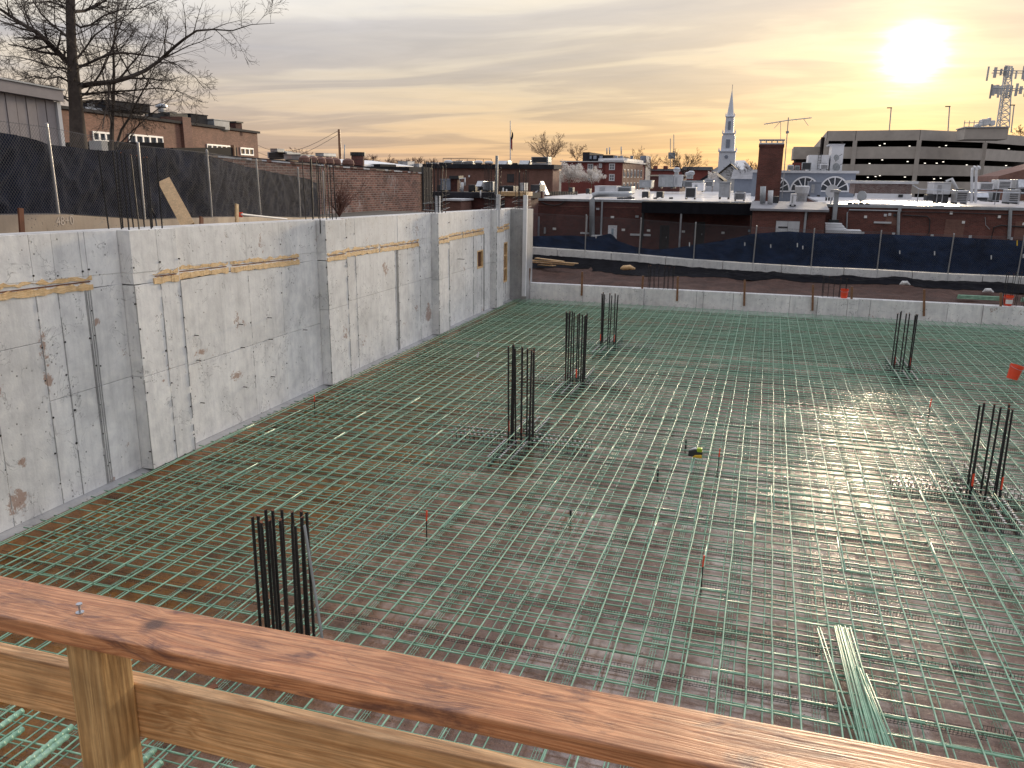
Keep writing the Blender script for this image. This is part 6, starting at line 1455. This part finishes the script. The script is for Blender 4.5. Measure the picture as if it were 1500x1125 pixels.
pipe([P(330, 196, D=54), P(329.5, 179, D=54), P(326, 178, D=54)], .06, 'offwhite', 'bent_pipe', 'thin pale pipe beside the square brick chimney')
on_roof(268, 166, 184, 22, 'squat dark chimney box at the middle of the long brick roof', 'roof_dark', 'plain', 50); on_roof(240, 163, 182, 16, 'dark round topped unit behind the tree branches', 'hvac_dark', 'fan', 48); on_roof(218, 165, 178, 10, 'small dark unit behind the tree branches', 'hvac_dark', 'plain', 47)
on_roof(170, 149, 166, 18, 'brick coloured block above the roof behind the tree', 'brick_brown', 'plain', 44); on_roof(140, 146, 162, 40, 'dark low roof structure behind the tree trunk', 'roof_dark', 'plain', 43, 3); on_roof(120, 156, 164, 12, 'pale green cabinet on the roof behind the tree trunk', 'offwhite', 'dark', 42); mushroom(237, 152, 164, P(237, 164, D=49).y, 'round grey vent sticking up behind the branches', .35)
# black sheeted low sheds right behind the fabric
t_ = thing('dark_shed', 'long low black clad shed roof just above the left fence fabric', 'shed')
a = P(254, 216.5, D=34); b2 = P(347, 216, D=40); MB().prism([(a.x, a.y, 4), (b2.x, b2.y, 4), (b2.x, b2.y, b2.z), (a.x, a.y, a.z)], (-5, 1.5, 0)).build('body', MT['canopy'], t_); a2 = P(345, 216, D=39.8); MB().tube([(a2.x, a2.y-.2, 4), (a2.x, a2.y-.2, a2.z+.1)], .12, 6).build('corner_post', MT['stake'], t_); settle(t_)
t_ = thing('dark_shed', 'small black clad shed behind the tree base above the fabric', 'shed')
a = P(143, 207, D=30); b2 = P(240, 209, D=33); MB().prism([(a.x, a.y, 4), (b2.x, b2.y, 4), (b2.x, b2.y, b2.z), (a.x, a.y, a.z)], (-4, 1.5, 0)).build('body', MT['canopy'], t_); a = P(130, 206, D=29.5); MB().box((a.x, a.y, 4.5), (a.x+.55, a.y+.3, a.z)).build('pale_panel', MT['offwhite'], t_); settle(t_)

# ---- clad shed at the left edge
t_ = thing('clad_shed', 'grey tan shed with vertical board cladding at the upper left edge', 'shed')
XS = P(82, 145, D=22).x; s1 = P(82, 147, X=XS); s0 = P(-150, 108, X=XS); s1b = P(82, 147, X=XS)
MB().prism([(XS-.1, s0.y, 4), (XS-.1, s1.y, 4), (XS-.1, s1.y, s1.z), (XS-.1, s0.y, s0.z)], (-6, 0, 0)).build('shed_body', MT['siding'], t_)
n_ = int((s1.y-s0.y)/.29)
for i in range(n_):
    ya, yb = s0.y+(s1.y-s0.y)*i/n_, s0.y+(s1.y-s0.y)*(i+1)/n_; za = s0.z+(s1.z-s0.z)*i/n_; zb = s0.z+(s1.z-s0.z)*(i+1)/n_
    MB().prism([(XS-.099, ya+.012, 4), (XS-.099, yb-.012, 4), (XS-.099, yb-.012, zb-.02), (XS-.099, ya+.012, za-.02)], (.03+.01*(i%2), 0, 0)).build('board', MT['siding'], t_)
MB().prism([(XS+.12, s0.y, s0.z-.02), (XS+.12, s1.y+.15, s1.z-.02), (XS+.12, s1.y+.15, s1.z+.26), (XS+.12, s0.y, s0.z+.26)], (-.2, 0, 0)).build('fascia', MT['siding'], t_)
MB().prism([(XS+.16, s0.y, s0.z+.262), (XS+.16, s1.y+.2, s1.z+.262), (XS+.16, s1.y+.2, s1.z+.30), (XS+.16, s0.y, s0.z+.30)], (-6.4, 0, 0)).build('roof', MT['hvac'], t_)
MB().box((XS-.2, s1.y+.002, 4), (XS+.02, s1.y+.12, s1.z-.03)).build('corner_trim', MT['offwhite'], t_); settle(t_)

# ------------------------------------------------------------ trees
RMIN = [.0045]
def limb_points(p, d, L_, seg, wob, up, rr):
    pts = [Vector(p)]; d = Vector(d).normalized()
    for i in range(seg):
        d = (d+Vector((rr.uniform(-wob, wob), rr.uniform(-wob, wob), rr.uniform(-wob, wob)+up))).normalized(); pts.append(pts[-1]+d*(L_/seg))
    return pts
def sprout(mb, pts, r0, r1, lvl, rr, cfg, sides):
    n = len(pts)-1; mb.tube(pts, [r0+(r1-r0)*i/n for i in range(n+1)], sides[0], cap=False)
    if lvl >= len(cfg): return
    cnt, lf, ang, wob, up, st = cfg[lvl]
    Lp = sum((b_-a_).length for a_, b_ in zip(pts, pts[1:]))
    for k in range(cnt):
        t = st+(1-st)*(k+rr.random())/cnt; f = t*n; i = min(n-1, int(f)); p = pts[i].lerp(pts[i+1], f-i); d = (pts[i+1]-pts[i]).normalized()
        ax = Vector((rr.gauss(0, 1), rr.gauss(0, 1), rr.gauss(0, 1))); ax = (ax-d*ax.dot(d)).normalized()
        a = math.radians(rr.uniform(ang*.6, ang*1.35)); nd = d*math.cos(a)+ax*math.sin(a)
        Lc = Lp*lf*rr.uniform(.6, 1.25)*(1.15-.6*t); rc = max(RMIN[0], (r0+(r1-r0)*t)*.5)
        cp_ = limb_points(p, nd, Lc, 5 if lvl < 2 else 4, wob, up, rr)
        sprout(mb, cp_, rc, max(RMIN[0]*.7, rc*.3), lvl+1, rr, cfg, sides[1:] if len(sides) > 1 else sides)
rr = random.Random(5)
bt = thing('bare_tree', 'large bare tree with spreading limbs rising behind the left fence', 'tree')
DT = 27.0
def tz(px, py, D=DT): return P(px, py, D=D)
trunk = [tz(117, 240), tz(115, 205), tz(112, 165), tz(109, 125), tz(106, 90), tz(104, 50), tz(103, 10), tz(104, -40), tz(108, -95), tz(104, -150), tz(108, -200)]
MB().tube(trunk, [.30, .265, .225, .20, .165, .15, .145, .125, .10, .07, .03], 10).build('trunk', MT['bark'], bt, smooth=True)
limbs = [([(106, 94), (96, 88), (80, 72), (66, 58), (52, 46), (34, 36), (16, 24), (-8, 8), (-40, -20)], .115, .03, -.2),
         ([(112, 130), (122, 125), (142, 122), (165, 120), (190, 113), (212, 104), (232, 90), (254, 70), (270, 57), (288, 45), (312, 43), (340, 45), (368, 36), (402, 34)], .10, .006, .1),
         ([(112, 138), (124, 138), (145, 136), (170, 134), (200, 132), (230, 129), (262, 134), (290, 146)], .055, .006, .2),
         ([(106, 98), (122, 96), (140, 88), (158, 80), (180, 77), (204, 80), (232, 84), (258, 94), (285, 112), (300, 130)], .055, .005, -.1),
         ([(107, 17), (124, 16), (142, 8), (158, -2), (180, -30), (210, -70)], .06, .01, .3),
         ([(106, 92), (116, 82), (124, 72), (138, 52), (160, 36), (186, 22), (206, 6), (230, -20)], .045, .006, .35),
         ([(108, 128), (98, 118), (86, 112), (70, 116), (50, 112), (26, 118), (0, 112)], .04, .006, -.3),
         ([(104, 150), (92, 142), (84, 134), (78, 126), (60, 130), (40, 124)], .035, .005, -.1),
         ([(104, 60), (92, 48), (74, 34), (60, 20), (48, 0), (40, -30)], .05, .01, .3), ([(103, 30), (118, 40), (134, 36), (150, 24), (176, 14), (206, 12), (232, 0), (262, -12)], .04, .006, -.2),
         ([(104, 20), (90, 8), (72, 2), (44, 4), (16, -4)], .04, .006, -.4), ([(104, -40), (130, -70), (170, -100), (220, -120)], .06, .01, 0), ([(104, -50), (80, -80), (40, -110), (-10, -130)], .06, .01, 0),
         ([(107, 105), (94, 100), (76, 98), (54, 90), (30, 84), (4, 82), (-20, 74)], .04, .005, .3), ([(112, 145), (126, 150), (148, 152), (176, 156), (204, 166), (226, 176)], .03, .004, .3)]
for pts, r0, r1, dd0 in limbs:
    ps = []; n = len(pts)
    for i, (x, y) in enumerate(pts): ps.append(tz(x, y, DT+dd0*7*i/n+.4*math.sin(i*1.3)))
    mb = MB(); r0_ = r0
    sprout(mb, ps, r0, r1, 0, rr, [(19, .26, 48, .16, .02, .12), (8, .50, 42, .2, .02, .12), (5, .55, 38, .2, .0, .2)], [7, 4, 3, 3])
    mb.build('limb', MT['bark'], bt)
mb = MB()
for k in range(40):
    f = rr.uniform(.2, .95); i = int(f*10); p = trunk[i].lerp(trunk[min(10, i+1)], f*10-i); a = rr.uniform(0, 6.28)
    sprout(mb, limb_points(p, (math.cos(a), math.sin(a), .35), rr.uniform(.9, 2.4), 6, .18, .02, rr), .02, .004, 1, rr, [(0,)*6, (7, .45, 45, .2, .0, .2), (4, .5, 40, .2, 0, .2)], [4, 3, 3])
mb.build('crown', MT['bark'], bt)
settle(bt)
t2_ = thing('bare_tree', 'slender bare sapling with several stems right of the large tree', 'tree'); D2 = 29
stems = [([(163, 225), (164, 190), (166, 150), (167, 110), (166, 70), (170, 30), (174, -10)], .085, .012), ([(170, 215), (178, 190), (190, 172), (200, 150), (214, 125), (226, 100), (238, 70), (246, 40)], .05, .006), ([(176, 210), (196, 190), (220, 168), (244, 150), (262, 128)], .03, .004), ([(164, 180), (156, 150), (152, 115), (146, 80), (138, 50), (134, 20)], .03, .005), ([(168, 225), (190, 205), (204, 180), (210, 150)], .03, .004), ([(190, 175), (198, 130), (205, 90), (222, 50), (236, 20)], .028, .004)]
for pts, r0, r1 in stems:
    ps = [tz(x, y, D2+.3*math.sin(i)) for i, (x, y) in enumerate(pts)]; mb = MB()
    sprout(mb, ps, r0, r1, 0, rr, [(13, .32, 42, .15, .05, .15), (6, .5, 40, .2, .02, .15), (3, .5, 38, .2, 0, .2)], [6, 4, 3, 3]); mb.build('stem', MT['bark'], t2_)
settle(t2_)
def far_tree(px, ybase, ytop, wpx, D, lb, mat='bark_far', seed=1, blossom=False, dense=1.0, name='bare_tree'):
    RMIN[0] = D*.00010
    rr = random.Random(seed); a = P(px, ybase, D=D); Hh = P(px, ytop, D=D).z-a.z; Wd = wpx*D/1193/2; t_ = thing(name, lb, 'tree', None, a)
    MB().tube([(0, 0, -1.5), (.05, 0, Hh*.15), (0, .05, Hh*.32)], .028*Hh, 7, .018*Hh).build('trunk', MT['bark_far'] if blossom else MT[mat], t_)
    mb = MB(); tips = []
    n = int(10*dense)
    for k in range(n):
        a_ = 6.283*k/n+rr.uniform(-.3, .3); el = rr.uniform(.15, 1.0); ex, ez = Wd*(1.15-.75*el**2)*rr.uniform(.75, 1.1), Hh*(.42+.54*el)*rr.uniform(.9, 1.02)
        p0_ = Vector((0, 0, Hh*rr.uniform(.12, .34))); e_ = Vector((math.cos(a_)*ex, math.sin(a_)*ex, ez)); m_ = p0_.lerp(e_, .5)+Vector((0, 0, -.03*Hh))
        pts = [p0_.lerp(m_, t)*(1-t)+m_.lerp(e_, t)*t if False else (p0_*(1-t)**2+m_*2*t*(1-t)+e_*t*t)+Vector((rr.uniform(-1, 1), rr.uniform(-1, 1), rr.uniform(-1, 1)))*.012*Hh for t in [i/6 for i in range(7)]]
        sprout(mb, pts, .010*Hh, .0025*Hh, 0, rr, [(int(7*dense), .42, 38, .16, .05, .2), (int(5*dense), .5, 38, .2, .03, .2), (3, .5, 36, .2, 0, .2)][:(3 if not blossom else 2)], [4, 3, 3, 3])
    # thicken thin twigs to a visible size at this distance
    mb.build('crown', MT[mat] if not blossom else MT['bark_far'], t_)
    if blossom:
        bl = MB()
        for k in range(9000):
            v_ = mb.v[rr.randrange(len(mb.v))]
            c = Vector(v_)+Vector((rr.gauss(0, 1), rr.gauss(0, 1), rr.gauss(0, 1)))*.035*Hh; s_ = rr.uniform(.006, .014)*Hh
            if c.z < Hh*.2: continue
            u = Vector((rr.gauss(0, 1), rr.gauss(0, 1), rr.gauss(0, 1))).normalized(); v2 = u.cross(Vector((rr.gauss(0, 1), rr.gauss(0, 1), 1))).normalized()
            bl.add([c-u*s_-v2*s_, c+u*s_-v2*s_, c+u*s_+v2*s_, c-u*s_+v2*s_], [(0, 1, 2, 3)])
        b_ = bl.build('blossom', MT['blossom'], t_); b_['kind'] = 'stuff'
    return t_
far_tree(803, 247, 195, 62, 150, 'broad bare tree left of the three storey brick block', seed=3, dense=1.3)
far_tree(845, 240, 211, 42, 190, 'smaller bare tree showing above the left part of the brick block', seed=4)
far_tree(930, 250, 216, 44, 200, 'bare tree behind the right end of the brick block', seed=8); far_tree(953, 255, 225, 30, 180, 'thin bare tree just right of the brick block', seed=9)
far_tree(1000, 262, 217, 66, 165, 'broad bare tree on the skyline left of the church', seed=6, dense=1.25, mat='bark')
far_tree(1086, 272, 238, 50, 125, 'dark bare tree in front of the church nave', seed=12, mat='bark', dense=1.1)
far_tree(1101, 262, 232, 34, 170, 'pale bare tree between the church and the tall chimney', seed=13); far_tree(1494, 205, 184, 24, 165, 'bare treetop at the right end of the garage roof', seed=14)
far_tree(437, 236, 215, 36, 120, 'bare tree on the skyline above the turbine vents', seed=15); far_tree(484, 238, 227, 20, 130, 'small bare treetop left of the utility pole base', seed=16)
far_tree(833, 275, 237, 44, 118, 'left white blossoming tree beyond the shop roof', seed=21, blossom=True, name='blossom_tree'); far_tree(866, 275, 246, 42, 116, 'right white blossoming tree beyond the shop roof', seed=22, blossom=True, name='blossom_tree')
far_tree(1056-12, 266, 252, 20, 120, 'small pale blossoming tree beside the gabled house', seed=23, blossom=True, name='blossom_tree')
for k, (px, yt, wd) in enumerate(((532, 228, 26), (548, 226, 22), (573, 228, 18), (586, 233, 14), (602, 229, 16), (613, 230, 20), (632, 232, 20), (640, 235, 14))):
    far_tree(px, 245, yt, wd, 112, ('first', 'second', 'third', 'fourth', 'fifth', 'sixth', 'seventh', 'eighth')[k]+' reddish bare bush from the left above the dark roof', 'bush' if k != 6 else 'bark_far', 30+k, name='bare_bush')
# bare shrub against the old brick wall
t_ = thing('bare_shrub', 'brown bare shrub against the old brick wall behind the dowel bars', 'shrub'); rr = random.Random(77); RMIN[0] = .006
c = P(497, 318, X=XO+.9); mb = MB()
for k in range(34):
    a_ = rr.uniform(0, 6.28); sprout(mb, limb_points(c, (math.cos(a_)*.35, math.sin(a_)*.8, .9), rr.uniform(.9, 1.9), 6, .12, -.02, rr), .014, .004, 1, rr, [(0,)*6, (6, .4, 30, .15, .0, .2), (3, .5, 30, .2, 0, .2)], [4, 3, 3])
mb.build('branches', MT['bush'], t_); settle(t_)
